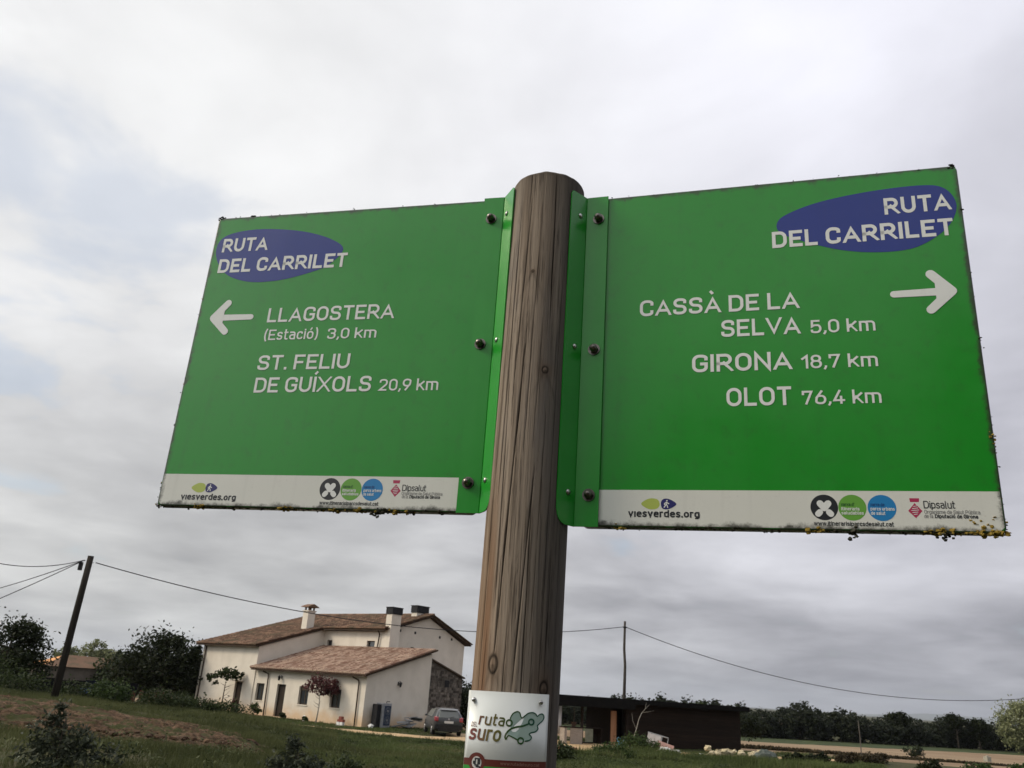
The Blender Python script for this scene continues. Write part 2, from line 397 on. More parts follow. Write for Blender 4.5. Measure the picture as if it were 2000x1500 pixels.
# grass on the slope: blades in tufts, one mass nobody could count
def grass(name, label, n, region, hrange, wid, material, seed, blades=7, keep=None):
    r = np.random.default_rng(seed); y0, y1 = region[2:]
    y = np.sqrt(r.random(n * 3) * (y1 ** 2 - y0 ** 2) + y0 ** 2); x = (region[0] + (region[1] - region[0]) * r.random(n * 3)) * y
    m = r.random(n * 3) < .30 + .70 * sstep(vnoise(x * .8 + 5, y * .5, seed) * .6 + .4 * vnoise(x * 2.1, y * 1.6, seed + 2), .34, .62)
    if keep is not None: m &= keep(x, y, r)
    x = x[m][:n]; y = y[m][:n]; n = len(x)
    hh = hrange[0] + (hrange[1] - hrange[0]) * sstep(vnoise(x * .5 + 31, y * .5 + 7, seed + 3), .25, .8)
    X = np.repeat(x, blades); Y = np.repeat(y, blades); H = np.repeat(hh, blades) * (.5 + .7 * r.random(n * blades)); N = n * blades
    X = X + r.normal(size=N) * .07; Y = Y + r.normal(size=N) * .07; Z = terrain(X, Y) - .01
    a = r.random(N) * np.pi; lean = r.normal(size=(N, 2)) * .28 * H[:, None]; w = wid * (.6 + .8 * r.random(N)) * (.55 + Y / 40)
    dx, dy = np.cos(a) * w, np.sin(a) * w
    V = np.stack([np.stack([X - dx, Y - dy, Z], 1), np.stack([X + dx, Y + dy, Z], 1),
                  np.stack([X + lean[:, 0], Y + lean[:, 1], Z + H], 1)], 1).reshape(-1, 3)
    tint = (np.repeat(vnoise(x * .35, y * .35, seed + 9) * .7, blades) + .4 * r.random(N)).clip(0, 1)
    link(name, np_mesh(name, V, np.arange(3 * N).reshape(-1, 3), material, {'tint': (tint, 'FACE')}), kind='stuff', label=label, cat='grass')
M_BLADE = leaf_material('grass blades', (.034, .043, .014), (.112, .122, .046), (.15, .13, .065), .12, .2)
M_BLADE_G = leaf_material('fresh grass blades', (.030, .047, .014), (.112, .138, .048), (.17, .155, .08), .08, .25)
def soil_mask(x, y):
    cx_ = np.interp(x, [-26, -18, -12.5, -8.5, -5.5], [27, 25.5, 25, 22.5, 21]); hw = np.interp(x, [-27, -26, -18, -12.5, -8.5, -5.5, -5], [7.4, 7.4, 7.2, 6.4, 4.4, 1.2, 0])
    return np.abs(y - cx_) < hw * .92
def track_mask(x, y):
    cy_ = np.interp(x, [-14, -6, 0, 6, 12, 22], [51.2, 48.6, 46.4, 47.3, 49, 54]); hw = np.interp(x, [-15, -14, -6, 0, 6, 12, 22, 23], [0, .9, 1.1, 1.3, 3.2, 1.6, .6, 0])
    yard = (x > -3.5) & (x < 8.5) & (y > 47.5) & (y < 55)
    return (np.abs(y - cy_) < hw) | yard
HA = np.array([-7.7737, 54.1981]); HU = np.array([.7731, -.6342]); HV = np.array([.6342, .7731])
def free(x, y):
    u = (x - HA[0]) * HU[0] + (y - HA[1]) * HU[1]; v = (x - HA[0]) * HV[0] + (y - HA[1]) * HV[1]
    return ~((u > -18.6) & (u < .1) & (v > -.2) & (v < 14.5))
k2 = lambda x, y, r: (~track_mask(x, y)) & free(x, y) & (vnoise(x * .9, y * .9, 93) > .35)
k1 = lambda x, y, r: (~track_mask(x, y)) & (~soil_mask(x, y) | (r.random(len(x)) < .45 * (vnoise(x * .9, y * .7, 88) > .5) + .04)) & free(x, y)
grass('slope_grass', 'short rough grass covering the slope below the path', 42000, (-.75, .75, 9, 34), (.07, .20), .007, M_BLADE, 5, 7, k1)
grass('bank_grass', 'longer dark grass along the top of the left bank', 14000, (-.75, -.17, 26, 48), (.10, .30), .008, M_BLADE, 6, 7, k1)
grass('meadow_grass', 'bright green grass in front of the yard', 26000, (-.22, .45, 26, 47.5), (.07, .20), .008, M_BLADE_G, 8, 7, k1)
grass('heap_weeds', 'tall fresh grass in front of the shed, the stones and the white bags', 5200, (-.02, .42, 40.5, 46.2), (.20, .50), .011, M_BLADE_G, 14, 8, k2)
grass('yard_weeds', 'low weeds along the house and the shed walls', 9000, (-.5, .45, 45, 62), (.06, .16), .010, M_BLADE_G, 9, 6, k1)

def weeds(name, label, n, seed, material, region, size):
    r = np.random.default_rng(seed); VV = []; TT = []
    k_ = 0
    while k_ < n:
        y = math.sqrt(r.random() * (region[3] ** 2 - region[2] ** 2) + region[2] ** 2); x = (region[0] + (region[1] - region[0]) * r.random()) * y
        if not k2(np.array([x]), np.array([y]), r)[0]: continue
        k_ += 1; R_ = r.uniform(.10, .38); h = R_ * r.uniform(.5, 1.0); m = int(35 + 170 * R_); d = r.normal(size=(m, 3)) * np.array([R_ * .5, R_ * .5, h * .4])
        P = d + np.array([x, y, 0]); P[:, 2] = terrain(P[:, 0], P[:, 1]) + np.abs(d[:, 2]) + .02
        nr = r.normal(size=(m, 3)); nr[:, 2] = np.abs(nr[:, 2]) + .3; nr /= np.linalg.norm(nr, axis=1)[:, None]; t = np.cross(nr, r.normal(size=(m, 3))); t /= np.linalg.norm(t, axis=1)[:, None]; u = np.cross(nr, t); s_ = size * (.5 + r.random(m))[:, None]
        VV.append(np.stack([P - t * s_, P - u * s_ * .4, P + t * s_, P + u * s_ * .4], 1).reshape(-1, 3)); TT.append((r.random() * .6 + .4 * r.random(m)).clip(0, 1))
    V = np.concatenate(VV); link(name, np_mesh(name, V, np.arange(len(V)).reshape(-1, 4), material, {'tint': (np.concatenate(TT), 'FACE')}), kind='stuff', label=label, cat='weeds')
weeds('low_weeds', 'low broad leaved weeds scattered over the slope and the tilled strip', 620, 21, leaf_material('olive weeds', (.030, .040, .014), (.105, .120, .050), (.20, .20, .12), .1), (-.7, .45, 10, 44), .030)
weeds('dark_weeds', 'darker weed tufts scattered over the grass of the slope', 420, 22, M_LEAF, (-.7, .45, 11, 46), .034)

# soil clods
def clods():
    mb = MB(); rs = random.Random(4)
    for _ in range(4200):
        x = rs.uniform(-26, -5.5); y = rs.uniform(14.5, 33)
        if not bool(soil_mask(np.array([x]), np.array([y]))[0]): continue
        s = .016 + .075 * rs.random() ** 3; mb.blob((x, y, tz(x, y) + .14 + s * .2), (s * 1.3, s, s * .7), 5, 3, .3, rs.random(), rs)
    mb.build('soil_clods', simple('clod soil', (.050, .030, .018), (.105, .066, .040), 6, tint=.4), label='loose clods of reddish soil on the tilled strip', kind='stuff', cat='soil')
clods()

# left: trees, hedge, poplars, low farm roof
tree('shrub_tree', 'wide dark feathery tree at the far left behind the hedge', 'tree', -28.0, 50.5,
     [(0, 0, 2.6, 2.2, 1.8, 1.7, 3), (-2.2, .3, 1.9, 1.9, 1.6, 1.4, 2), (1.3, -.2, 1.8, 1.3, 1.2, 1.2, 1.2), (.6, 0, 3.6, 1.0, .9, .75, 1), (-4.2, .4, 1.9, 1.7, 1.4, 1.3, 1.4)], 9000, .13, M_LEAF_DK, (3.6, .13, 16, 1.9), seed=21, clump=18, cl_r=.17)
tree('oak_tree', 'dark round leafy tree just left of the farmhouse', 'tree', -24.9, 66,
     [(0, 0, 3.0, 2.6, 2.2, 2.0, 3), (-1.7, 0, 2.2, 2.0, 1.8, 1.6, 2), (1.7, .2, 2.3, 1.6, 1.5, 1.6, 2), (.3, 0, 4.2, 1.1, 1, .8, 1), (2.0, 0, 3.6, .7, .6, .7, .5)], 9000, .17, M_LEAF_DK, (3.8, .17, 12, 2.1), seed=22, clump=24, cl_r=.17)
tree('oak_tree', 'low dark tree squeezed between the round tree and the house corner', 'tree', -24.6, 71,
     [(0, 0, 2.0, 2.4, 2, 1.9, 2), (1.6, 0, 1.6, 1.5, 1.5, 1.5, 1)], 4200, .2, M_LEAF_DK, (2.5, .12, 8, 1.6), seed=27)
hs = [(-17.3, 32.0, 'low round bush in the hedge beside the leaning utility pole'), (-20.6, 33.2, 'bush of the hedge left of the utility pole'), (-23.4, 34.6, 'leftmost light green bush of the hedge')]
pts_h = [(-24.5, 41.2, 1.45, 1.9, 0), (-21.6, 40.4, .80, 1.3, 0), (-19.4, 41.6, .60, 1.2, 0), (-17.6, 41.0, .85, .9, 2), (-15.6, 42.0, .62, 1.1, 0), (-14.2, 42.6, .50, 1.0, 0), (-12.8, 43.0, .50, 1.0, 0), (-28.2, 44.0, 1.6, 2.0, 1)]
lab_h = ['tall dark green bush of the hedge, second from the left edge', 'low dark bush of the hedge right of the tall bush second from the left edge', 'low dark bush at the foot of the leaning utility pole',
         'fresh green bush in front of the orange farm roof', 'dark weed bush right of the one before the orange roof', 'small dark weed bush in front of the dark fence', 'small weed bush nearest the house corner in the hedge', 'tall olive bush at the left edge of the hedge']
for (x, y, h, w, k), lb in zip(pts_h, lab_h):
    tree('hedge_bush', lb, 'bush', x, y, [(0, 0, h * .5, w, w * .7, h * .62, 2), (w * .5, 0, h * .4, w * .6, w * .5, h * .5, 1), (-w * .55, .1, h * .38, w * .6, w * .5, h * .5, 1)], int(1400 + 900 * h), .075,
         [M_LEAF, M_LEAF_OLIVE, M_LEAF_GREEN][k], (h * .7, .03, 6, w * .5), 'hedge bushes along the top of the left bank', seed=30 + int(h * 10) + int(abs(x)), clump=14, cl_r=.2)
# pale poplars far left
pl = [(-54.6, 112, 2.0, 'small pale poplar left of the utility pole'), (-50.4, 110, 2.7, 'broad pale poplar just right of the utility pole'), (-48.9, 112, 2.0, 'pale poplar behind the middle of the orange roof'), (-47.6, 113, 1.7, 'low pale poplar behind the right end of the orange roof')]
for i, (x, y, h, lb) in enumerate(pl):
    tree('poplar_tree', lb, 'tree', x, y, [(0, 0, 2.1, 1.9, 1.6, 1.5, 1), (0, 0, 2.1 + h * .6, 1.5, 1.3, h * .5, 1.3), (.9, 0, 2.0 + h * .3, 1.0, 1, h * .4, .6)], 3000, .2, M_LEAF_PALE, (2.3 + h, .12, 10, 1.2), 'pale poplars beyond the far left farm roof', seed=50 + i, bark=M_BARE)
for i, (x, y, lb) in enumerate([(-57, 104, 'dark tree behind the left end of the orange roof'), (-41.3, 98, 'dark tree right of the orange roof'), (-47.8, 116, 'dark tree between two of the pale poplars'), (-37, 95, 'dark tree behind the round oak')]):
    tree('field_tree', lb, 'tree', x, y, [(0, 0, 1.9, 3.0, 2, 1.7, 1), (1.6, 0, 1.6, 2, 1.6, 1.4, .7)], 3200, .24, M_LEAF, (2.6, .14, 8, 1.8), 'dark trees round the far left farm', seed=60 + i)

# trees right behind the house, behind the shed and the wood beyond the field
for i, (x, y, h, lb) in enumerate([(-2.6, 73, 3.4, 'dark bushy tree behind the parked car at the house end'), (-1.2, 76, 3.0, 'dark tree hidden mostly behind the wooden post')]):
    tree('backyard_tree', lb, 'tree', x, y, [(0, 0, h * .55, 1.7, 1.5, h * .5, 2), (1.4, 0, h * .45, 1.4, 1.3, h * .42, 1), (-1.2, 0, h * .4, 1.3, 1.2, h * .4, 1)], 4200, .17, M_LEAF_DK, (h * .8, .12, 8, 1.2), seed=70 + i)
far_src = []
for i in range(5):
    rs = random.Random(100 + i); h = [5.0, 5.6, 4.4, 5.2, 6.0][i]
    bl = [(0, 0, h * .62, 2.3, 2.0, h * .36, 3)] + [(rs.uniform(-2, 2), rs.uniform(-1, 1), h * rs.uniform(.3, .68), rs.uniform(1.2, 1.9), 1.5, h * rs.uniform(.18, .3), 1) for _ in range(5)] + [(0, -.4, h * .22, 2.6, 1.6, h * .22, 2)]
    far_src.append((bl, h, i))
place = ['left', 'middle', 'right']
k = 0; first = {}
G_WOOD = 'trees of the wood edge beyond the stubble field'
LAB_WOOD = 'dark green tree in the long wood edge beyond the stubble field'
rs = random.Random(5)
for i in range(66):
    t = i / 65.0
    x = -8 + t * 128; y = 139 + max(0, x - 40) * .36 + (6 if i % 2 else 0) + rs.uniform(-1.5, 1.5)
    x += rs.uniform(-1, 1); idx = rs.randrange(5); bl, h, sd = far_src[idx]
    s = rs.uniform(.74, .96) * (.84 if x < 20 else 1.06 if x < 62 else .93); sx = s * rs.uniform(1.0, 1.4)
    if idx not in first:
        e = tree('wood_tree', LAB_WOOD, 'tree', x, y, bl, 2600, .30, M_LEAF_FAR, (h * .8, .16, 7, 1.6), G_WOOD, seed=100 + idx, clump=22); e.scale = (sx, s, s); first[idx] = e
    else:
        copy_tree(first[idx], x, y, rs.uniform(0, 6.28), (sx, sx, s), LAB_WOOD, group=G_WOOD)
# a lighter tree at the right edge, pines sticking out of the wood, trees over the shed roof
tree('poplar_tree', 'tall pale olive tree at the right edge of the field', 'tree', 90.5, 149, [(0, 0, 5.2, 3.4, 2.6, 3.2, 3), (-1.6, 0, 3.4, 2.2, 2, 2.0, 1), (1.6, 0, 7.2, 2.2, 2, 1.7, 1.3), (0, 0, 2.2, 3.0, 2, 1.6, 1)], 9000, .24, M_LEAF_PALE, (7.5, .2, 14, 2.4), seed=81)
for (px_, y_, h_, lb) in [(81.0, 152, 5.6, 'small pine with a round top left of the pale tree at the right edge'), (70.0, 150, 5.2, 'small flat topped pine in the right half of the wood edge'), (84.8, 152, 4.9, 'low pine just left of the pale tree at the right edge')]:
    tree('pine_tree', lb, 'tree', px_, y_, [(0, 0, h_ - 1.0, 1.8, 1.7, .95, 3), (0, 0, h_ * .55, 1.6, 1.4, 1.6, 1)], 2200, .26, M_LEAF_DK, (h_ - .8, .14, 6, 1.2), 'pines standing out of the wood edge', seed=int(px_))
tree('field_tree', 'dark round tree top rising behind the middle of the shed roof', 'tree', 13.0, 78, [(0, 0, 2.5, 1.6, 1.4, 1.1, 2), (1.0, 0, 2.2, 1.1, 1, .9, 1)], 3400, .15, M_LEAF_DK, (3.0, .12, 8, 1.1), seed=90)
tree('field_tree', 'greyish tree with thin top behind the right half of the shed roof', 'tree', 21.6, 92, [(0, 0, 2.6, 2.3, 1.6, 1.2, 2), (.6, 0, 3.5, 1.0, .9, .8, .6)], 3200, .17, M_LEAF, (3.9, .12, 10, 1.3), seed=91)
tree('field_tree', 'dark tree at the right end of the shed roof', 'tree', 27.0, 96, [(0, 0, 2.6, 2.0, 1.6, 1.4, 2), (1.6, 0, 2.1, 1.7, 1.5, 1.1, 1)], 3200, .18, M_LEAF_DK, (3.2, .12, 9, 1.3), seed=92)
tree('field_bush', 'lone small dark bush standing in the stubble field', 'bush', 50.5, 105, [(0, 0, .75, 1.3, 1.1, .55, 1)], 900, .13, M_LEAF_DK, (.8, .05, 5, .6), seed=93)
# bushes along the ditch at bottom right
bl_ = [(15.3, 44.5, .9, .8, 0), (17.6, 47.5, .8, .9, 0), (20.4, 50.5, .8, 1.0, 3), (23.2, 53.2, .8, 1.2, 3), (20.9, 42.0, 1.15, .85, 0), (26.5, 48.0, .85, 1.1, 2), (24.6, 43.5, .75, .8, 2), (29.6, 49.2, 1.0, .9, 2), (27.9, 43.2, .8, .9, 0), (33.2, 52.2, 1.35, 1.0, 2), (31.2, 45.2, .95, .9, 2), (36.0, 52.0, .9, 1.0, 0), (38.9, 53.6, 1.1, .9, 2), (34.6, 46.5, .6, .8, 2)]
lb_ = ['dark bush against the right end of the shed', 'dark bush right of the stone heap', 'brownish bush at the near edge of the stubble field', 'reddish brown bush in the ditch row', 'upright bush in front of the ditch row',
       'green bush left of the thin pole', 'low green bush below the thin pole', 'pointed green bush right of the thin pole', 'dark low bush at the bottom edge right of the thin pole', 'tallest green bush at the bottom right',
       'green bush left of the tallest one at the bottom right', 'dark bush right of the tallest one at the bottom right', 'spiky green bush near the right edge', 'low green bush at the bottom right corner']
M_LEAF_BRN = leaf_material('brownish leaves', (.022, .018, .010), (.070, .055, .028))
for (x, y, h, w, k), lb in zip(bl_, lb_):
    h *= .62 if x < 30 else .85; w *= .85
    tree('ditch_bush', lb, 'bush', x, y, [(0, 0, h * .45, w * .8, w * .6, h * .5, 2), (w * .4, 0, h * .75, w * .3, w * .3, h * .4, 1), (-w * .4, 0, h * .4, w * .5, w * .5, h * .4, 1)], 1500, .09,
         [M_LEAF_DK, M_LEAF, M_LEAF_GREEN, M_LEAF_BRN][k], (h * .8, .03, 6, w * .4), 'bushes along the ditch at the near edge of the field', seed=int(200 + x * 3), clump=12, cl_r=.22)
bt = [(1.5, -12, 8.6, 'broad tree on the far side of the path, mirrored in the right sign'), (6.5, -11, 9.0, 'tall tree on the far side of the path, mirrored beside the post'), (-4.0, -14, 8.2, 'tree on the far side of the path, mirrored in the left sign'), (12, -10, 8.0, 'tree at the right end of the row across the path'), (-9.5, -16.5, 7.0, 'low tree at the left end of the row across the path')]
for i, (x, y, h, lb) in enumerate(bt):
    tree('path_tree', lb, 'tree', x, y, [(0, 0, h * .62, 3.1, 2.2, h * .34, 3), (-1.6, 0, h * .4, 2.4, 1.8, h * .32, 1.5), (1.6, 0, h * .42, 2.4, 1.8, h * .32, 1.5), (0, 0, h * .2, 3.0, 1.6, h * .2, 1.2)], 9000, .22, M_LEAF, (h * .8, .2, 10, 2.4), 'trees lining the far side of the path', seed=600 + i)
# big soft shrubs on the slope nearest to the camera
tree('olive_shrub', 'grey green shrub with pale leaf tips at the bottom left', 'shrub', -5.95, 12.6, [(0, 0, .16, .50, .4, .30, 2), (-.22, 0, .42, .17, .2, .30, .7), (.26, 0, .34, .20, .2, .24, .6), (.62, .1, .14, .24, .2, .2, .5), (-.1, 0, .66, .09, .1, .2, .35)], 2300, .036, M_LEAF_OLIVE, (.75, .014, 14, .35), seed=301, clump=10, cl_r=.24, aspect=2.4)
tree('olive_shrub', 'upright grey shrub in the grass below the house door', 'shrub', -3.45, 16.4, [(0, 0, .16, .52, .45, .30, 2), (-.05, 0, .5, .13, .15, .30, .6), (.36, 0, .22, .24, .2, .24, .6), (-.36, 0, .2, .24, .2, .24, .6)], 2400, .040, M_LEAF_OLIVE, (.8, .014, 14, .35), seed=302, clump=10, cl_r=.24, aspect=2.4)
tree('olive_shrub', 'low thistle like shrub left of the post base', 'shrub', -3.2, 21, [(0, 0, .22, .4, .35, .26, 1)], 700, .05, M_LEAF, (.4, .012, 8, .25), seed=303, clump=10, cl_r=.24, aspect=2.4)

# ------------------------------------------------------------------ farmhouse
HZ = GZ
H = empty('farmhouse', (HA[0], HA[1], HZ), math.atan2(HU[1], HU[0]), label='cream rendered farmhouse with brown tiled roofs and three chimneys', cat='house')
def plaster_fn(T):
    P = T.obj; z = T.n('ShaderNodeSeparateXYZ'); T.l(P, z.inputs[0])
    n = T.smooth(T.noise(P, .9, 6, .65), .3, .7); c = T.mix(n, (.61, .56, .475), (.69, .635, .545))
    stain = T.math('MULTIPLY', T.smooth(T.math('ADD', z.outputs[2], T.math('MULTIPLY', T.noise(P, 1.3, 5, .7), 1.4)), 1.75, .75), .62)
    c = T.mix(stain, c, (.56, .34, .15)); c = T.mix(T.math('MULTIPLY', T.smooth(T.noise(T.mapping(P, (1, 1, .18)), 2.0, 5, .7), .55, .8), .25), c, (.40, .36, .30))
    T.l(c, T.b.inputs['Base Color']); bump(T, T.noise(P, 6, 5, .7), .15, .03)
M_PLASTER = mat('cream render', plaster_fn, rough=.9, spec=.2)
M_PLASTER2 = M_PLASTER
M_DARKWOOD = simple('dark door wood', (.020, .014, .010), (.035, .024, .016), 6, .6, stretch=(1, 1, .1))
M_FRAME = simple('brown window frame', (.045, .032, .022), (.06, .045, .03), 8, .6)
M_GLASS = mat('window glass', None, (.03, .035, .04), .06, spec=.8)
M_BLACKMETAL = simple('black metal', (.012, .012, .013), (.022, .022, .024), 5, .5)
M_GUTTER = simple('brown downpipe', (.040, .026, .020), (.055, .036, .028), 6, .5)

def wall_open(mb, u0, u1, z0, z1, v, openings, depth=.24):
    """front wall in the plane v, with rectangular openings and reveals going back"""
    us = sorted({u0, u1} | {a for o in openings for a in o[:2]}); zs = sorted({z0, z1} | {a for o in openings for a in o[2:]})
    for i in range(len(us) - 1):
        for j in range(len(zs) - 1):
            cu, cz = (us[i] + us[i + 1]) / 2, (zs[j] + zs[j + 1]) / 2
            if any(o[0] < cu < o[1] and o[2] < cz < o[3] for o in openings): continue
            mb.add([(us[i], v, zs[j]), (us[i + 1], v, zs[j]), (us[i + 1], v, zs[j + 1]), (us[i], v, zs[j + 1])], [(0, 1, 2, 3)])
    for a, b, c, d in openings:
        q = v + depth
        mb.add([(a, v, c), (a, v, d), (a, q, d), (a, q, c)], [(0, 1, 2, 3)]); mb.add([(b, v, c), (b, q, c), (b, q, d), (b, v, d)], [(0, 1, 2, 3)])
        mb.add([(a, v, d), (b, v, d), (b, q, d), (a, q, d)], [(0, 1, 2, 3)]); mb.add([(a, v, c), (a, q, c), (b, q, c), (b, v, c)], [(0, 1, 2, 3)])
WIN = [(-11.15, -10.25, .92, 2.03), (-6.42, -5.42, .92, 2.05), (-3.22, -2.22, .92, 2.03)]
DOOR = (-8.80, -7.88, .02, 2.07)
LD = (-13.62, -12.75, .02, 2.01)
UW = [(-11.05, -10.47, 4.80, 5.38), (-6.62, -5.78, 4.80, 5.40)]
S1 = .295
def rz_(v): return 4.62 + S1 * v
mb = MB()      # left block
wall_open(mb, -18.4, -11.47, -.1, 4.45, 0, [LD])
for u in (-18.4, -11.47):
    mb.add([(u, 0, -.1), (u, 14.4, -.1), (u, 14.4, 5.75), (u, 10.15, rz_(10.15) - .18), (u, 0, 4.45)], [(0, 1, 2, 3, 4) if u < -12 else (4, 3, 2, 1, 0)])
mb.add([(-18.4, 14.4, -.1), (-11.47, 14.4, -.1), (-11.47, 14.4, 5.75), (-18.4, 14.4, 5.75)], [(3, 2, 1, 0)])
mb.build('left_wall', M_PLASTER, H)
mb = MB()      # right, taller block set back
wall_open(mb, -11.468, -4.8, 2.5, 6.05, 5.7, UW)
mb.build('upper_wall', M_PLASTER, H)
mb = MB()
mb.add([(-4.8, 5.7, 2.5), (-4.8, 14.4, -.1), (-4.8, 14.4, 5.75), (-4.8, 10.15, rz_(10.15) - .18), (-4.8, 5.7, 6.05)], [(0, 1, 2, 3, 4)])
mb.add([(-11.468, 14.4, -.1), (-4.8, 14.4, -.1), (-4.8, 14.4, 5.75), (-11.468, 14.4, 5.75)], [(3, 2, 1, 0)])
mb.build('gable_wall', M_PLASTER2, H)
mb = MB()      # low wing
wall_open(mb, -11.47, 0, -.1, 2.93, .06, WIN + [DOOR])
mb.build('wing_wall', M_PLASTER, H)
mb = MB()
mb.add([(0, .06, -.1), (0, 5.75, -.1), (0, 5.75, 4.64), (0, .06, 2.93)], [(0, 1, 2, 3)])
mb.add([(0, 5.75, -.1), (-4.8, 5.75, -.1), (-4.8, 5.75, 4.64), (0, 5.75, 4.64)], [(0, 1, 2, 3)])
mb.build('wing_side_wall', M_PLASTER2, H)
def window(o, v, bars=True, shutter=.0):
    a, b, c, d = o; mb = MB(); w = .07; y0, y1 = v + .16, v + .22
    mb.box((a, y0, c), (a + w, y1, d)); mb.box((b - w, y0, c), (b, y1, d)); mb.box((a + w, y0, c), (b - w, y1, c + w)); mb.box((a + w, y0, d - w), (b - w, y1, d))
    if bars: mb.box(((a + b) / 2 - .035, y0 + .003, c + w), ((a + b) / 2 + .035, y1 - .003, d - w))
    f = mb.build('window', M_FRAME, H)
    g = MB(); g.box((a + w * .5, v + .185, c + w * .5), (b - w * .5, v + .195, d - w * .5)); g.build('pane', M_GLASS, f)
    s = MB(); s.box((a - .04, v - .05, c - .06), (b + .04, v + .15, c - .003)); s.build('sill', M_PLASTER2, f)
    if shutter:
        s = MB()
        for i in range(int(shutter / .05)): s.box((a + .02, v + .10, d - .05 * (i + 1) + .004), (b - .02, v + .13, d - .05 * i))
        s.build('roller_shutter', M_FRAME, f)
for i, o in enumerate(WIN): window(o, .06, True, .3 if i == 1 else .0)
for o in UW: window(o, 5.7, False)
def door(o, v):
    a, b, c, d = o; mb = MB(); mb.box((a + .05, v + .18, c), (b - .05, v + .225, d - .05))
    for i in range(2): mb.box((a + .14, v + .165, c + .2 + i * .95), (b - .14, v + .178, c + .98 + i * .9))
    dd = mb.build('door', M_DARKWOOD, H)
    f = MB(); f.box((a, v + .14, c), (a + .05, v + .23, d)); f.box((b - .05, v + .14, c), (b, v + .23, d)); f.box((a + .05, v + .14, d - .05), (b - .05, v + .23, d)); f.build('frame', M_FRAME, dd)
    h = MB(); h.tube([(b - .13, v + .165, 1.0), (b - .13, v + .12, 1.0), (b - .24, v + .12, 1.0)], .012, 6); h.build('handle', M_BLACKMETAL, dd)
door(DOOR, .06); door(LD, 0)
mb = MB(); mb.box((-13.7, -.42, 2.06), (-12.6, .0, 2.12)); mb.build('door_canopy', M_PLASTER2, H)

# tiled roofs: rows of half-round tiles, too small to pick apart singly
def tile_fn(T):
    a = attr(T, 'tint'); n = T.noise(T.obj, .8, 6, .65); f = T.smooth(T.noise(T.obj, 7, 4, .7), .35, .7)
    c = T.mix(a, (.075, .040, .027), (.270, .165, .105)); c = T.mix(T.smooth(n, .44, .70), c, (.10, .078, .046)); c = T.mix(T.math('MULTIPLY', f, .35), c, (.07, .05, .038))
    T.l(c, T.b.inputs['Base Color'])
M_TILE = mat('old roof tiles', tile_fn, rough=.9, spec=.2)
def tile2_fn(T):
    a = attr(T, 'tint'); n = T.noise(T.obj, 1.2, 6, .65)
    c = T.mix(a, (.16, .085, .058), (.42, .30, .22)); c = T.mix(T.math('MULTIPLY', T.smooth(n, .45, .66), .5), c, (.30, .23, .17)); T.l(c, T.b.inputs['Base Color'])
M_TILE2 = mat('newer pink roof tiles', tile2_fn, rough=.9, spec=.2)
def tiles(regions, zf, parent, material, seed, up=1):
    """regions: (u0,u1,v0,v1); tiles run along v, courses .36 apart, columns .21 apart"""
    r = random.Random(seed); mb = MB(); prof = [(-.086, .0), (-.066, .062), (0, .092), (.066, .062), (.086, .0)]; gut = [(-.115, .055), (-.06, .012), (0, .0), (.06, .012), (.115, .055)]
    for (u0, u1, v0, v1) in regions:
        nu = int(round((u1 - u0) / .21)); nv = max(1, int(round((v1 - v0) / .36))); du = (u1 - u0) / nu; dv = (v1 - v0) / nv
        for i in range(nu):
            u = u0 + (i + .5) * du
            for j in range(nv):
                a = v0 + j * dv; b = a + dv * 1.12
                if b > v1: b = v1
                lift = .028; ju = r.uniform(-.008, .008); jz = r.uniform(0, .012); tt = r.random() ** 1.3
                P = [(u + x + ju, a, zf(a) + .05 + z + (lift if up > 0 else 0) + jz) for x, z in prof] + [(u + x * .85 + ju, b, zf(b) + .05 + z * .9 + (0 if up > 0 else lift) + jz) for x, z in prof]
                mb.add(P, [(0, 1, 6, 5), (1, 2, 7, 6), (2, 3, 8, 7), (3, 4, 9, 8)], tt); mb.add(P[:5], [(0, 4, 3, 2, 1)], 1.0 if j == 0 else tt)
            # gutter tile beside it
            for j in range(0, nv, 2):
                a = v0 + j * dv; b = min(v1, a + 2 * dv)
                P = [(u + du / 2 + x, a, zf(a) + .01 + z) for x, z in gut] + [(u + du / 2 + x, b, zf(b) + .01 + z) for x, z in gut]
                mb.add(P, [(0, 5, 6, 1), (1, 6, 7, 2), (2, 7, 8, 3), (3, 8, 9, 4)], r.random() * .5)
    return mb.build('roof_tiles', material, parent, kind='stuff')
def slab(u0, u1, v0, v1, zf, th=.10, name='roof', m=None, mb=None):
    own = mb is None; mb = mb or MB()
    P = [(u0, v0, zf(v0) - th), (u1, v0, zf(v0) - th), (u1, v1, zf(v1) - th), (u0, v1, zf(v1) - th), (u0, v0, zf(v0)), (u1, v0, zf(v0)), (u1, v1, zf(v1)), (u0, v1, zf(v1))]
    mb.add(P, [(0, 3, 2, 1), (4, 5, 6, 7), (0, 1, 5, 4), (1, 2, 6, 5), (2, 3, 7, 6), (3, 0, 4, 7)])
    if own: return mb.build(name, m or M_EAVE, H)
M_EAVE = simple('dark eave boards', (.060, .042, .030), (.10, .075, .055), 5)
mb = MB(); zb = lambda v: rz_(10.15) - .377 * (v - 10.15)
slab(-18.9, -11.3, -.42, 10.15, rz_, mb=mb); slab(-11.3, -4.45, 5.28, 10.15, rz_, mb=mb); slab(-18.9, -4.45, 10.15, 14.85, zb, mb=mb)
RF = mb.build('main_roof', M_EAVE, H)
tiles([(-18.9, -11.3, -.48, 10.1), (-11.3, -4.4, 5.22, 10.1)], rz_, RF, M_TILE, 3); tiles([(-18.9, -4.4, 10.2, 14.85)], zb, RF, M_TILE, 5, -1)
mb = MB()
for i in range(40): mb.prism([(10.15 + .14 * math.cos(a), rz_(10.15) + .06 + .13 * math.sin(a)) for a in [math.pi * q / 6 for q in range(7)]], 'x', -18.95 + i * .364, -18.95 + i * .364 + .358, random.random())
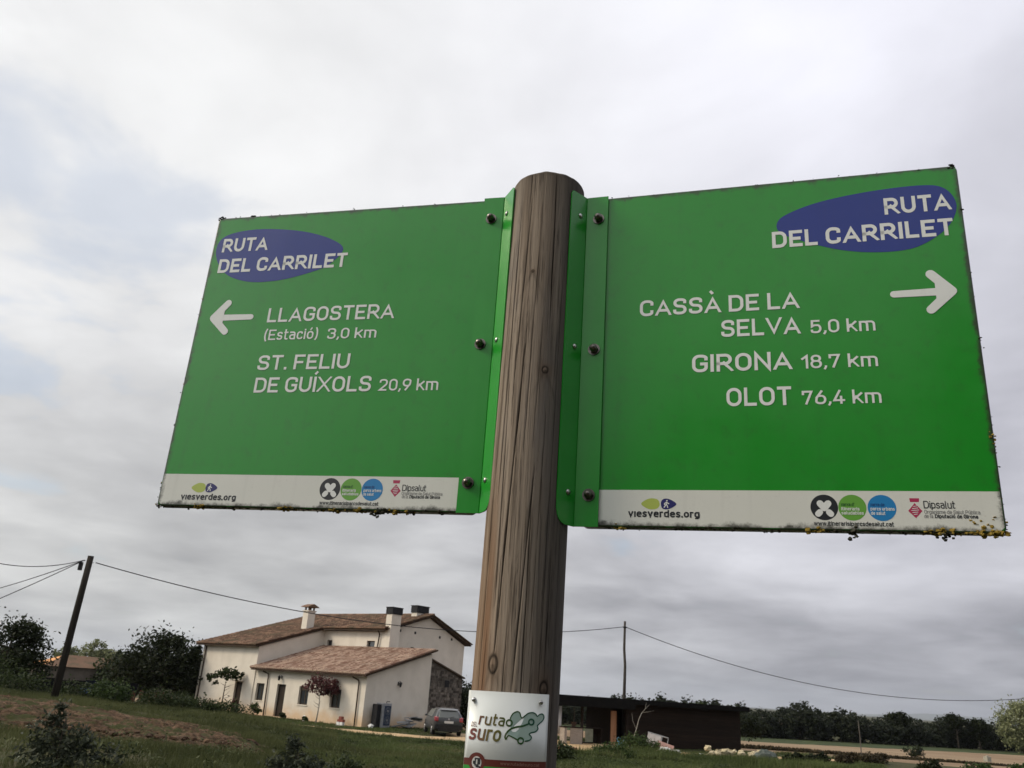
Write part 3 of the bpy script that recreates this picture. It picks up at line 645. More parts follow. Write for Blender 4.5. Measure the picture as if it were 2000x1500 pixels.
mb.build('ridge_tile_row', M_TILE, RF, kind='stuff')
zw = lambda v: 3.10 + .31 * v
mb = MB(); slab(-11.466, .32, -.40, 5.697, zw, mb=mb); slab(-4.797, .32, 5.697, 5.95, zw, mb=mb); RW = mb.build('wing_roof', M_EAVE, H)
tiles([(-11.62, .36, -.47, 5.69)], zw, RW, M_TILE2, 9)
# chimneys
def chimney(u0, u1, v0, v1, z0, z1, kind):
    mb = MB(); mb.box((u0, v0, z0), (u1, v1, z1)); c = mb.build('chimney', M_PLASTER if kind else M_PLASTER, H)
    m = MB()
    if kind == 'tile':
        m.box((u0 - .06, v0 - .06, z1 + .001), (u1 + .06, v1 + .06, z1 + .07)); m.build('chimney_ledge', M_PLASTER2, c); m = MB()
        for a in (u0 + .06, u1 - .16):
            for b in (v0 + .06, v1 - .16): m.box((a, b, z1 + .071), (a + .1, b + .1, z1 + .3))
        m.build('chimney_vent', M_TILE, c); m = MB(); um = (u0 + u1) / 2
        m.prism([(v0 - .2, z1 + .30), (v1 + .2, z1 + .30), (v1 + .1, z1 + .38), ((v0 + v1) / 2, z1 + .55), (v0 - .1, z1 + .38)], 'x', u0 - .16, u1 + .16)
        m.build('chimney_cap', M_TILE, c)
    else:
        m.box((u0 - .05, v0 - .05, z1 + .001), (u1 + .05, v1 + .05, z1 + kind)); m.box((u0 - .09, v0 - .09, z1 + kind + .001), (u1 + .09, v1 + .09, z1 + kind + .04)); m.build('chimney_cap', M_BLACKMETAL, c)
chimney(-12.74, -12.12, 4.38, 5.06, 5.7, 7.38, 'tile')
chimney(-4.78, -4.20, 5.62, 6.55, 4.6, 7.28, .46)
chimney(-5.95, -5.38, 9.3, 10.5, 7.2, 7.78, .50)
# stone part of the gable wall behind the car
def stone_wall():
    mb = MB(); r = random.Random(8); z = -.05
    top = lambda v: 4.33 - .297 * (v - 11.09) - .06
    while z < 6:
        h = r.uniform(.14, .24); v = 8.5 + r.uniform(-.2, 0)
        while v < 14.38:
            w = r.uniform(.18, .46); v1 = min(v + w, 14.40)
            if z + h < top((v + v1) / 2) and not (12.35 < (v + v1) / 2 < 12.95 and 2.5 < z + h / 2 < 3.1) and not(11.6 < (v + v1) / 2 < 12.5 and .0 < z + h / 2 < .9):
                d = r.uniform(.07, .13); mb.box((-4.79, v + .012, z + .012), (-4.79 + d, v1 - .012, z + h - .012), r.random())
            v = v1
        z += h
    mb.build('stone_wall', simple('dark field stones', (.075, .066, .055), (.17, .15, .125), 3, tint=.5), H, kind='stuff')
    mb = MB(); mb.add([(-4.735, 8.4, 5.12), (-4.735, 8.4, -.1), (-4.735, 14.41, -.1), (-4.735, 14.41, 3.32)], [(0, 1, 2, 3)]); mb.build('stone_mortar', simple('stone mortar', (.10, .09, .075), (.13, .12, .10), 4), H)
    mb = MB(); P0 = [(8.4, 5.10), (14.5, 3.28), (14.5, 3.38), (8.4, 5.20)]; mb.prism(P0, 'x', -4.79, -4.52); mb.build('coping', M_EAVE, H)
    mb = MB(); mb.box((-4.73, 12.4, 2.52), (-4.70, 12.9, 3.08)); mb.build('window', M_BLACKMETAL, H)
stone_wall()
# vents, downpipes, lamps
for v, z in ((7.17, 6.26), (8.74, 6.24), (11.46, 6.15), (12.83, 6.11)):
    mb = MB(); mb.box((-4.81, v - .09, z - .09), (-4.785, v + .09, z + .09)); mb.build('vent', M_BLACKMETAL, H)
def pipe(pts, nm='downpipe'):
    mb = MB(); mb.tube(pts, .045, 8); mb.build(nm, M_GUTTER, H, smooth=True)
pipe([(-17.98, -.3, 4.46), (-17.98, -.07, 4.3), (-17.98, -.07, 0)])
pipe([(-10.15, -.32, 2.95), (-10.15, -.30, 2.82), (-9.85, -.06, 2.68), (-9.85, -.03, 2.5), (-9.75, -.03, .0)])
pipe([(-.9, -.32, 2.95), (-.9, -.3, 2.82), (-.62, -.05, 2.66), (-.58, -.03, 2.5), (-.56, -.03, .0)])
pipe([(-5.25, 5.4, 6.08), (-5.25, 5.58, 5.9), (-5.35, 5.6, 5.0), (-5.6, 5.6, 4.87)])
def gutter(u0, u1, v, z):
    mb = MB(); prof = [(v + .07 * math.cos(a), z + .07 * math.sin(a)) for a in [math.pi + math.pi * q / 6 for q in range(7)]]; prof2 = [(v + .06 * math.cos(a), z + .06 * math.sin(a)) for a in [2 * math.pi - math.pi * q / 6 for q in range(7)]]
    mb.prism(prof + prof2, 'x', u0, u1); mb.build('gutter', M_GUTTER, H)
def lamp(M4):
    mb = MB(); mb.box((-.05, -.03, -.12), (.05, 0, .10), M=M4); mb.tube([M4 @ Vector(p) for p in ((0, -.02, .05), (0, -.14, .16), (0, -.22, .12))], .014, 6)
    l = mb.build('wall_lamp', M_BLACKMETAL, H)
    m = MB(); n = 6
    ring = lambda r, z: [M4 @ Vector((r * math.cos(2 * math.pi * k / n), -.22 + r * math.sin(2 * math.pi * k / n), z)) for k in range(n)]
    m.add(ring(.055, -.22) + ring(.095, .0) + ring(.12, .01) + ring(.02, .11), [tuple((i * n + k, i * n + (k + 1) % n, (i + 1) * n + (k + 1) % n, (i + 1) * n + k) for k in range(n))[k] for i in range(3) for k in range(n)])
    m.build('lantern', M_BLACKMETAL, l)
lamp(Matrix.Translation((-8.45, .06, 2.52))); lamp(Matrix.Translation((0, 2.81, 2.62)) @ Matrix.Rotation(math.pi / 2, 4, 'Z'))

def hw(u, v, z=0): p = HA + HU * u + HV * v; return (float(p[0]), float(p[1]), HZ + z)
HROT = math.atan2(HU[1], HU[0])
# things standing against the house
def prop(name, label, cat, u, v, rz=0.0, group=None, z=0.0):
    x, y, _ = hw(u, v); return empty(name, (x, y, tz(x, y) + z), HROT + rz, label=label, cat=cat, group=group)
M_GREY = simple('grey sheet metal', (.24, .245, .25), (.31, .315, .32), 5, .5, metal=.1)
M_BLUE = simple('dark blue panel', (.030, .045, .075), (.045, .06, .09), 5, .4)
M_WHITE = simple('white plastic', (.66, .66, .64), (.74, .74, .72), 6, .6)
c = prop('heat_pump', 'tall grey heat pump unit with dark blue fan panel against the side wall', 'heat pump', .55, 1.35, math.pi / 2)
mb = MB(); mb.box((-.48, -.28, .02), (.30, .28, 1.42)); mb.build('casing', M_GREY, c, bevel=.02)
mb = MB(); mb.box((-.30, -.30, .16), (.24, -.283, 1.28)); mb.build('front_panel', M_BLUE, c)
for z in (.45, .98):
    mb = MB()
    for k_ in range(3): rr = .08 + .07 * k_; mb.tube([(-.03 + rr * math.cos(a), -.315, z + rr * math.sin(a)) for a in [2 * math.pi * q / 16 for q in range(17)]], .006, 4, False)
    mb.blob((-.03, -.31, z), (.055, .02, .055), 8, 5, 0); mb.build('fan_grille', M_GREY, c)
mb = MB(); mb.box((-.84, -.2, .02), (-.50, .25, 1.36)); mb.build('side_duct', M_BLACKMETAL, c, bevel=.02)
mb = MB(); mb.tube([(.1, 0, 1.42), (.1, 0, 1.52), (.35, 0, 1.52)], .025, 6); mb.build('pipe', M_BLACKMETAL, c)
c = prop('scrap_pile', 'pile of grey scrap metal sheets between the heat pump and the car', 'scrap pile', .9, 3.1)
rs = random.Random(3)
for i in range(9):
    mb = MB(); M4 = Matrix.Translation((rs.uniform(-.35, .35), rs.uniform(-.6, .6), .08 + i * .075)) @ Matrix.Rotation(rs.uniform(-.35, .35), 4, 'X') @ Matrix.Rotation(rs.uniform(-.3, .3), 4, 'Y') @ Matrix.Rotation(rs.uniform(0, 3), 4, 'Z')
    mb.box((-.38, -.22, -.02), (.38, .22, .02), M=M4); mb.build('metal_sheet', M_GREY, c)
c = prop('brick_stack', 'small stack of dark red bricks and a white block by the corner downpipe', 'bricks', -1.35, -.42)
for i, (x, z, m) in enumerate([(-.18, .0, M_WHITE), (.12, .0, M_WHITE), (-.12, .20, 0), (.14, .20, 0), (0, .36, 0)]):
    mb = MB(); mb.box((x - .13, -.1, z), (x + .12, .1, z + (.19 if z == 0 else .15))); mb.build('brick', m or simple('red brick', (.20, .06, .045), (.26, .09, .07), 8), c)
# small trees and plants in front of the house
x, y, _ = hw(-13.3, -1.0)
t_ = tree('mulberry_tree', 'small green umbrella shaped tree in front of the left house block', 'tree', x, y, [(.1, 0, 2.50, .85, .7, .34, 3), (-.95, 0, 2.15, .42, .4, .36, 1), (.8, 0, 2.45, .4, .4, .28, .7)], 900, .13, M_LEAF, (2.3, .05, 8, .9), seed=401, clump=14)
x, y, _ = hw(-3.2, -.85)
tree('plum_tree', 'small red leaved tree in front of the right window', 'tree', x, y, [(0, 0, 2.25, .95, .7, .48, 3), (.7, 0, 2.0, .45, .4, .35, 1)], 1500, .11, M_LEAF_RED, (2.1, .045, 10, .75), seed=402, clump=14, bark=M_BARE)
pls = [(-17.0, -1.6, 1.1, 1.0, M_LEAF, 'leafy bush at the left corner of the house'), (-15.8, -1.9, .9, .9, M_LEAF, 'leafy bush right of the corner one under the small green tree'), (-9.6, -.9, .75, .6, M_LEAF_GREEN, 'green plant by the downpipe left of the front door'),
       (-12.0, -.9, .95, .35, M_LEAF_RED, 'dark red shrub between the two doors'), (-6.9, -.6, .3, .3, M_LEAF, 'low plant under the middle window'), (-4.5, -.7, .3, .25, M_LEAF_GREEN, 'little weed tuft at the foot of the red leaved tree')]
for i, (u, v, h, w, m, lb) in enumerate(pls):
    x, y, _ = hw(u, v); tree('garden_plant', lb, 'plant', x, y, [(0, 0, h * .6, w * .6, w * .5, h * .42, 1), (w * .4, 0, h * .4, w * .4, w * .4, h * .3, .6)], int(500 * h + 150), .08, m, (h * .8, .02, 6, w * .4), seed=410 + i, clump=10)
c = prop('plastic_bag', 'crumpled white bag lying at the wall between the right windows', 'bag', -5.0, -.35); mb = MB(); mb.blob((0, 0, .14), (.16, .12, .16), 9, 7, .35); mb.build('bag', M_WHITE, c)
c = prop('plastic_bag', 'small white bag at the foot of the shaded side wall', 'bag', .5, .35); mb = MB(); mb.blob((0, 0, .1), (.18, .14, .12), 9, 7, .35); mb.build('bag', M_WHITE, c)

# ------------------------------------------------------------------ parked car (dark grey hatchback seen from behind)
def car():
    c = empty('parked_car', (-2.25, 50.1, tz(-2.2, 50.1) + .045), math.radians(13), label='dark grey hatchback parked with its rear to the camera at the house end', cat='car')
    paint = mat('dark grey car paint', lambda T: T.l(T.mix(T.noise(T.obj, 3, 4), (.030, .032, .033), (.042, .044, .045)), T.b.inputs['Base Color']), rough=.28, Coat_Weight=.6, Coat_Roughness=.1)
    glass = mat('car glass', None, (.085, .095, .085), .10, spec=.9)
    rubber = simple('tyre rubber', (.018, .018, .018), (.03, .03, .03), 9, .9); rim = simple('alloy rim', (.3, .3, .31), (.36, .36, .37), 9, .4, metal=.7)
    red = mat('tail light red', None, (.28, .02, .025), .12, spec=.8); wht = mat('plate white', None, (.55, .55, .53), .5); trim = simple('black car trim', (.02, .02, .02), (.028, .028, .028), 8, .6)
    # stations along y (rear at 0, nose at 4.2): half width low / belt, z bottom, z belt, roof half width, z roof
    st = [(0.00, .70, .74, .32, .80, .60, .86), (.06, .80, .82, .24, .92, .66, 1.05), (.25, .84, .84, .20, .95, .62, 1.34), (.60, .85, .85, .18, .95, .58, 1.44), (1.5, .85, .85, .18, .93, .58, 1.47),
          (2.3, .85, .85, .18, .91, .56, 1.42), (2.95, .84, .84, .18, .90, .60, 1.06), (3.4, .83, .83, .18, .86, .66, .90), (3.95, .78, .78, .20, .72, .60, .76), (4.2, .60, .62, .28, .56, .48, .60)]
    V = []
    for (y, wl, wb, z0, zb, wr, zr) in st:
        sec = [(wl * .86, z0), (wl, z0 + .10), (wb, (z0 + zb) / 2), (wb * .99, zb), (wr + (wb - wr) * .35, zb + (zr - zb) * .62), (wr, zr - .035), (wr * .72, zr)]
        V += [(-a, y, b) for a, b in sec] + [(a, y, b) for a, b in reversed(sec)]
    m = 14; Fc = []
    for i in range(len(st) - 1):
        for k in range(m): Fc.append((i * m + k, (i + 1) * m + k, (i + 1) * m + (k + 1) % m, i * m + (k + 1) % m))
    Fc.append(tuple(range(m))); Fc.append(tuple((len(st) - 1) * m + k for k in range(m - 1, -1, -1)))
    mb = MB(); mb.add(V, Fc); b = mb.build('body', paint, c, smooth=True, fixn=True)
    md = b.modifiers.new('sub', 'SUBSURF'); md.levels = md.render_levels = 2
    mb = MB(); mb.add([(-.56, -.004, .93), (.56, -.004, .93), (.50, .17, 1.28), (-.50, .17, 1.28)], [(0, 1, 2, 3)]); mb.add([(-.56, .05, .93), (.56, .05, .93), (.50, .22, 1.28), (-.50, .22, 1.28)], [(3, 2, 1, 0)])
    mb = MB(); P = [(-.60, .0, .93), (.60, .0, .93), (.53, .17, 1.30), (-.53, .17, 1.30)]; mb.add(P + [(x, y + .1, z) for x, y, z in P], [(0, 1, 2, 3), (7, 6, 5, 4), (0, 4, 5, 1), (1, 5, 6, 2), (2, 6, 7, 3), (3, 7, 4, 0)]); rw = mb.build('rear_window', glass, c, bevel=.03)
    mb = MB(); mb.tube([(.02, -.008, .96), (.30, .03, 1.02)], .012, 6); mb.build('wiper', trim, rw)
    mb = MB(); mb.prism([(.10, 1.36), (.36, 1.43), (.36, 1.40), (.13, 1.335)], 'x', -.52, .52); mb.build('spoiler', paint, c, bevel=.01)
    for s in (-1, 1):
        mb = MB(); q = [(s * .865, .75, .96), (s * .865, 2.6, .94), (s * .66, 2.25, 1.35), (s * .65, .85, 1.38)]; q2 = [(x - s * .05, y, z) for x, y, z in q]
        mb.add(q + q2, [(0, 1, 2, 3), (7, 6, 5, 4), (0, 4, 5, 1), (1, 5, 6, 2), (2, 6, 7, 3), (3, 7, 4, 0)]); mb.build('side_window', glass, c, fixn=True)
        mb = MB(); mb.prism([(.015, .74), (-.012, .80), (.0, .95), (.10, 1.00), (.28, .93), (.2, .78)], 'x', *sorted((s * .60, s * .82))); mb.build('tail_light', red, c, bevel=.025)
        mb = MB(); mb.box((s * .86 - .02 * (s < 0), 2.35, .93), (s * .86 + .02 * (s > 0), 2.42, 1.0)); mb.blob((s * .96, 2.38, .99), (.09, .07, .07), 9, 6, 0); mb.build('mirror', paint, c, smooth=True)
    for s in (-1, 1):
        for y in (.72, 3.3):
            mb = MB(); x0 = s * .66; x1 = s * .85; mb.tube([(x0, y, .30), (x0 + s * .01, y, .30), (x1 - s * .02, y, .30), (x1, y, .30)], [.26, .30, .30, .26], 20); w = mb.build('wheel', rubber, c, smooth=False)
            mb = MB(); mb.tube([(x1 - s * .01, y, .30), (x1 + s * .012, y, .30)], [.19, .17], 16); mb.build('rim', rim, w)
    mb = MB(); mb.box((-.80, -.05, .34), (.80, .06, .56)); mb.box((-.78, -.06, .56), (.78, .05, .60)); mb.build('rear_bumper', trim, c, bevel=.03)
    mb = MB(); mb.box((-.26, -.035, .66), (.26, -.012, .78)); mb.build('licence_plate', wht, c)
    mb = MB(); mb.blob((0, -.012, .87), (.055, .02, .055), 12, 6, 0); mb.build('badge', rim, c, smooth=True)
    mb = MB(); mb.tube([(.5, -.03, .26), (.5, .2, .26)], .028, 8); mb.build('exhaust_pipe', rim, c)
    mb = MB(); mb.prism([(-.05, .24), (3.9, .24), (3.9, .32), (-.05, .34)], 'x', -.60, .60); mb.build('underbody', trim, c)
car()

# ------------------------------------------------------------------ dark timber shed with open end
SA = np.array([16.12, 56.67]); SD = np.array([-.8995, -.4368]); SN = np.array([-.4368, .8995])     # right front corner, direction to the left, depth
ang = math.atan2(-SD[1], -SD[0])
SH = empty('timber_shed', (float(SA[0] + SD[0] * 13.6), float(SA[1] + SD[1] * 13.6), GZ), ang, label='long low dark brown timber shed with an open left end', cat='shed')
L = 13.6; XE = L - 8.8
M_PLANK = simple('dark stained planks', (.012, .0075, .005), (.022, .014, .0095), 3, .8, stretch=(.3, 1, 6), tint=.25, bumpk=.2)
M_SHEDROOF = simple('black roofing felt', (.003, .003, .003), (.006, .0055, .005), 4, .9)
for i in range(12):
    mb = MB(); z0 = .02 + i * .20; mb.box((XE + .003, -.035 + (.006 if i % 2 else 0), z0 + .006), (L, .0, z0 + .196), random.random()); mb.build('plank', M_PLANK, SH)
mb = MB(); mb.box((XE + .01, .003, 0), (L - .01, .06, 2.44)); mb.build('wall_frame', M_SHEDROOF, SH)
for i in range(12):
    mb = MB(); z0 = .02 + i * .20; mb.box((L + .002, -.03, z0 + .006), (L + .035, 4.6, z0 + .196), random.random()); mb.build('plank', M_PLANK, SH)
mb = MB(); mb.box((XE - .25, 3.9, 0), (L, 4.0, 2.38)); mb.build('back_wall', M_PLANK, SH)
mb = MB(); mb.box((XE - .35, .9, 0), (XE - .255, 3.9, 2.38)); mb.box((XE - .25, .9, 0), (XE, 1.0, 2.38)); mb.build('inner_wall', M_PLANK, SH)
mb = MB(); P = [(-.6, 2.50), (-.6, 2.64), (4.9, 2.55), (4.9, 2.40)]; mb.prism(P, 'x', -.8, L + .3); mb.build('shed_roof', M_SHEDROOF, SH)
mb = MB(); mb.box((-.8, -.66, 2.06), (XE + .2, -.605, 2.62)); mb.box((XE + .203, -.66, 2.36), (L + .3, -.605, 2.62)); mb.build('fascia_board', M_SHEDROOF, SH)
for x, m, w in ((1.62, M_PLANK, .06), (XE - .02, M_PLANK, .08)):
    mb = MB(); mb.box((x - w, -.2, 0), (x + w, -.2 + 2 * w, 2.5)); mb.build('post', m, SH)
mb = MB(); mb.box((1.7, 3.0, 0), (1.78, 3.08, 2.4)); mb.build('post', M_PLANK, SH)
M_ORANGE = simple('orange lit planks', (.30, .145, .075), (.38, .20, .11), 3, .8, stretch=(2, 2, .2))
mb = MB(); mb.box((XE - 1.00, .10, .02), (XE - .62, .16, 1.92)); mb.build('door_leaf', M_ORANGE, SH)
def sw(x, y): p = SA + SD * (L - x) + SN * y; return float(p[0]), float(p[1])
def sprop(name, label, cat, x, y, rz=0.0, group=None):
    a, b = sw(x, y); return empty(name, (a, b, tz(a, b) + .03), ang + rz, label=label, cat=cat, group=group)
M_SHEET = simple('pale plastic sheeting', (.55, .55, .57), (.66, .66, .68), 2, .6, stretch=(4, 4, .4))
c = sprop('hanging_sheet', 'white sheet hanging at the open end of the shed beside the post', 'sheet', .12, .4)
V = []; n = 14
for k_ in range(n + 1):
    t = k_ / n; y = .04 * math.sin(t * 19); V += [(-.35 + t * .8, y, .5), (-.33 + t * .78, y * .7, 2.02)]
mb = MB(); mb.add(V, [(2 * k_, 2 * k_ + 2, 2 * k_ + 3, 2 * k_ + 1) for k_ in range(n)]); o = mb.build('cloth', M_SHEET, c, smooth=True); md = o.modifiers.new('s', 'SOLIDIFY'); md.thickness = .01
M_BOARD = simple('weathered grey board', (.26, .22, .185), (.33, .285, .24), 4, .9, stretch=(1, 1, 5))
c = sprop('workbench', 'pale board workbench with a low shelf at the open end of the shed', 'workbench', .95, -.1)
mb = MB(); mb.box((-.65, -.3, .88), (.62, .3, .94)); mb.build('table_top', M_PLANK, c)
mb = MB(); mb.box((-.22, -.27, .02), (.58, -.23, .876)); mb.build('front_board', M_BOARD, c)
mb = MB(); mb.box((-.62, -.27, .02), (-.46, .25, .876)); mb.build('side_board', M_BOARD, c)
mb = MB(); mb.box((-.455, -.2, .3), (-.225, .25, .34)); mb.build('shelf', M_BOARD, c)
c = sprop('flower_pot', 'dark pot with a dry stick standing on the pale workbench', 'pot', 1.12, -.05); c.location.z += .945
mb = MB(); mb.tube([(0, 0, 0), (0, 0, .12), (0, 0, .24)], [.10, .14, .17], 12); mb.build('pot', simple('dark pot', (.06, .035, .025), (.08, .05, .035), 6), c)
mb = MB(); mb.tube([(0, 0, .2), (.02, 0, .6), (.0, 0, 1.0)], .02, 5); mb.build('dry_stem', M_BARK, c)
c = sprop('old_cupboard', 'dark open cupboard with a pale door next to the orange door leaf', 'cupboard', 2.65, .5)
mb = MB(); mb.box((-.55, -.25, .02), (.0, .25, .06)); mb.box((-.55, -.25, .82), (.62, .25, .88)); mb.box((.57, -.25, .02), (.62, .25, .818)); mb.box((0, .2, .02), (.57, .25, .818)); mb.build('carcass', M_PLANK, c)
mb = MB(); mb.box((-.55, -.27, .10), (-.02, -.253, .815)); mb.build('door', simple('pale green board', (.20, .21, .15), (.27, .28, .21), 4), c)
c = sprop('watering_can', 'small light blue watering can in front of the orange door leaf', 'watering can', 3.75, -.85)
M_CAN = simple('light blue plastic', (.12, .30, .42), (.16, .36, .48), 5, .5)
mb = MB(); mb.tube([(0, 0, .0), (0, 0, .2), (0, 0, .3)], [.14, .13, .11], 14); mb.build('can_body', M_CAN, c)
mb = MB(); mb.tube([(-.1, 0, .28), (-.16, 0, .42), (-.04, 0, .5), (.08, 0, .42), (.08, 0, .3)], .018, 6); mb.build('handle', M_CAN, c)
mb = MB(); mb.tube([(.1, 0, .08), (.28, 0, .3), (.33, 0, .36)], [.025, .02, .04], 8); mb.build('spout', M_CAN, c)
c = empty('low_bench', (3.72, 41.2, tz(3.72, 41.2)), .1, label='low reddish stone bench on the sandy track right of the post', cat='bench')
M_REDST = simple('reddish block', (.24, .10, .07), (.30, .15, .10), 5)
mb = MB(); mb.box((-.40, -.16, .22), (.42, .16, .36)); mb.build('seat', M_REDST, c)
for x in (-.34, .25):
    mb = MB(); mb.box((x, -.14, -.05), (x + .12, .14, .218)); mb.build('leg', M_REDST, c)

# heap by the pole: leaning panel, pallet pieces, white bags, stones
c = empty('leaning_panel', (8.75, 49.0, tz(8.75, 49)), -.15, label='grey white panel with a frame leaning in the weeds right of the thin pole', cat='panel')
mb = MB(); M4 = Matrix.Rotation(-.25, 4, 'X') @ Matrix.Rotation(.22, 4, 'Y'); mb.box((-.12, -.02, .35), (.62, .02, 1.02), M=M4); mb.build('board', simple('dirty white board', (.38, .35, .33), (.47, .44, .42), 3), c)
mb = MB(); mb.box((-.14, -.03, 1.022), (1.0, .03, 1.07), M=M4); mb.box((.98, -.03, .4), (1.02, .03, 1.02), M=M4); mb.box((.64, -.03, .4), (.68, .03, 1.02), M=M4); mb.build('frame', M_GREY, c)
c = empty('leaning_panel', (9.5, 47.9, tz(9.5, 47.9)), .1, label='pinkish board lying low below the grey white panel', cat='panel')
mb = MB(); mb.box((-.45, -.02, .15), (.45, .02, .62), M=Matrix.Rotation(-.4, 4, 'X') @ Matrix.Rotation(.3, 4, 'Y')); mb.build('board', simple('pink board', (.42, .25, .21), (.50, .33, .29), 3), c)
for i, (x, y, s, lb) in enumerate([(9.35, 46.6, .30, 'large white crumpled bag in the weeds below the leaning panels'), (9.95, 46.8, .20, 'smaller white bag touching the large one'), (11.15, 46.2, .16, 'low white bag left of the pale stones'), (11.75, 46.4, .17, 'white bag against the first pale stone')]):
    c = empty('rubble_bag', (x, y, tz(x, y)), 0, label=lb, cat='bag'); mb = MB(); mb.blob((0, 0, s * .6 + .1), (s * .8, s * .6, s * .45), 13, 9, .34); mb.blob((s * .7, 0, s * .45 + .1), (s * .5, s * .4, s * .35), 12, 7, .4); mb.blob((-s * .7, .05, s * .7 + .1), (s * .4, s * .4, s * .4), 12, 7, .4); mb.build('bag', M_WHITE, c)
M_STONE = simple('pale yellow stone', (.36, .30, .18), (.52, .46, .32), 5, tint=.25, bumpk=.3)
rs = random.Random(12)
for i in range(46):
    x = 11.7 + i * .068 + rs.uniform(-.2, .2); y = 46.2 + rs.uniform(-.4, .9); s = rs.uniform(.06, .17)
    c = empty('pale_stone', (x, y, tz(x, y)), 0, label='pale yellowish stone in the heap in front of the shed wall', cat='stone', group='pale stones heaped in front of the shed')
    mb = MB(); mb.blob((0, 0, .16 + rs.uniform(0, .34)), (s * 1.25, s, s * .85), 8, 6, .32, rs.random(), rs); mb.build('stone', M_STONE, c)
M_BRK = simple('broken red brick', (.15, .07, .055), (.22, .12, .09), 6, tint=.3)
for i in range(14):
    x = 14.2 + i * .16 + rs.uniform(-.1, .1); y = 43.6 + rs.uniform(-.4, .8); s = rs.uniform(.10, .2)
    c = empty('broken_brick', (x, y, tz(x, y)), rs.uniform(0, 3), label='broken red brick in the rubble right of the stone heap', cat='brick', group='broken bricks in the rubble at the bottom right')
    mb = MB(); mb.box((-s, -s * .5, .1), (s, s * .5, .1 + s * .8), rs.random(), M=Matrix.Rotation(rs.uniform(-.4, .4), 4, 'X')); mb.build('brick', M_BRK, c)
c = empty('grey_tarpaulin', (14.15, 45.2, tz(14.15, 45.2)), .2, label='grey tarpaulin bundle at the right end of the shed wall', cat='tarpaulin')
mb = MB(); mb.blob((0, 0, .34), (.62, .42, .36), 16, 9, .16); mb.build('tarpaulin', simple('grey green tarpaulin', (.06, .072, .066), (.10, .115, .10), 3, .8), c, smooth=False)
# bare sapling left of the white panel
c = empty('bare_sapling', (8.35, 50.6, tz(8.35, 50.6)), 0, label='bare leaning sapling with forked pale branches in front of the shed', cat='sapling')
mb = MB(); mb.tube([(-.2, 0, -.05), (-.05, 0, .6), (.12, 0, 1.1), (.25, 0, 1.6), (.42, 0, 1.95)], [.028, .025, .022, .018, .014], 6); mb.tube([(.42, 0, 1.95), (.6, 0, 2.15), (.85, 0, 2.4)], [.014, .011, .005], 5)
mb.tube([(.42, 0, 1.95), (.75, .1, 2.0), (1.15, .1, 2.1)], [.012, .009, .004], 5); mb.tube([(.62, 0, 2.17), (.66, 0, 2.5)], [.012, .005], 4); mb.tube([(.1, 0, 1.05), (-.1, .1, 1.5), (-.15, .1, 1.9)], [.012, .008, .004], 4); mb.tube([(-.2, 0, .0), (-.5, 0, .3), (-.8, .1, .45)], [.02, .015, .008], 5)
mb.build('trunk', M_BARE, c, smooth=True)
tree('weed_clump', 'dense green weed clump at the foot of the thin pole', 'weeds', 7.95, 47.6, [(0, 0, .4, 1.0, .6, .45, 2), (.7, 0, .3, .7, .5, .35, 1)], 2400, .075, M_LEAF_GREEN, (.7, .02, 8, .5), seed=501, clump=10)
tree('weed_clump', 'green weed clump left of the thin pole in front of the sandy yard', 'weeds', 6.2, 42.5, [(0, 0, .3, .8, .6, .34, 2), (-.7, 0, .2, .5, .4, .25, 1)], 1800, .07, M_LEAF_GREEN, (.5, .02, 8, .4), seed=502, clump=10)
tree('weed_clump', 'dark weed clump against the right side of the wooden post at the bottom', 'weeds', 2.9, 36.5, [(0, 0, .3, .7, .6, .38, 2)], 1800, .07, M_LEAF, (.5, .02, 8, .4), seed=503, clump=10)

# far left low farm building behind the hedge
fb = empty('farm_building', (-45.6, 99, tz(-45.6, 99)), .75, label='low far farm building with an orange lit gable end and brown tiled roof', cat='building')
mb = MB(); mb.box((-5.2, -2.6, -.2), (5.0, 2.6, 2.1)); mb.build('wall', simple('dark rendered wall', (.10, .085, .07), (.13, .11, .09), 2), fb)
mb = MB(); mb.add([(-5.6, -2.9, 2.0), (5.4, -2.9, 2.0), (5.4, 2.9, 2.0), (-5.6, 2.9, 2.0), (-2.6, 0, 3.25), (3.6, 0, 3.15)], [(0, 1, 5, 4), (1, 2, 5), (2, 3, 4, 5), (3, 2, 1, 0)]); mb.build('roof', M_TILE, fb)
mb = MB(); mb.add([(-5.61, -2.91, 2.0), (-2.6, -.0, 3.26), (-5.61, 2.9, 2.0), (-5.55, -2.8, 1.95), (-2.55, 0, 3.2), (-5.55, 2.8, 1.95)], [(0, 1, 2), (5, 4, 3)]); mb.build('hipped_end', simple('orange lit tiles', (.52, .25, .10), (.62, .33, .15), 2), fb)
# dark corrugated fence with blue barrels
fn = empty('sheet_fence', (-26.6, 58.5, tz(-26.6, 58.5)), .05, label='dark panel fence behind the weeds left of the house', cat='fence')
for i in range(9):
    mb = MB(); x = -4.6 + i * .86; mb.box((x, -.02, -.2), (x + .84, .02, 1.42 + .05 * (i % 3)), random.random()); mb.build('panel', simple('dark sheet %d' % i, (.006, .006, .007) if i != 5 else (.007, .009, .025), (.010, .010, .012), 3, .95, spec=.02), fn)
fn = empty('board_fence', (-19.9, 52.2, tz(-19.9, 52.2)), .1, label='short reddish brown board fence in front of the round oak', cat='fence')
for i in range(6):
    mb = MB(); x = -1.2 + i * .42; mb.box((x, -.02, -.2), (x + .2, .02, 1.15 + .1 * math.sin(i * 2.2)), random.random()); mb.build('board', simple('red brown board', (.085, .035, .022), (.12, .055, .035), 3, tint=.3), fn)
c = empty('blue_barrel', (-22.9, 50.0, tz(-22.9, 50)), 0, label='blue plastic barrel behind the hedge under the orange roof', cat='barrel')
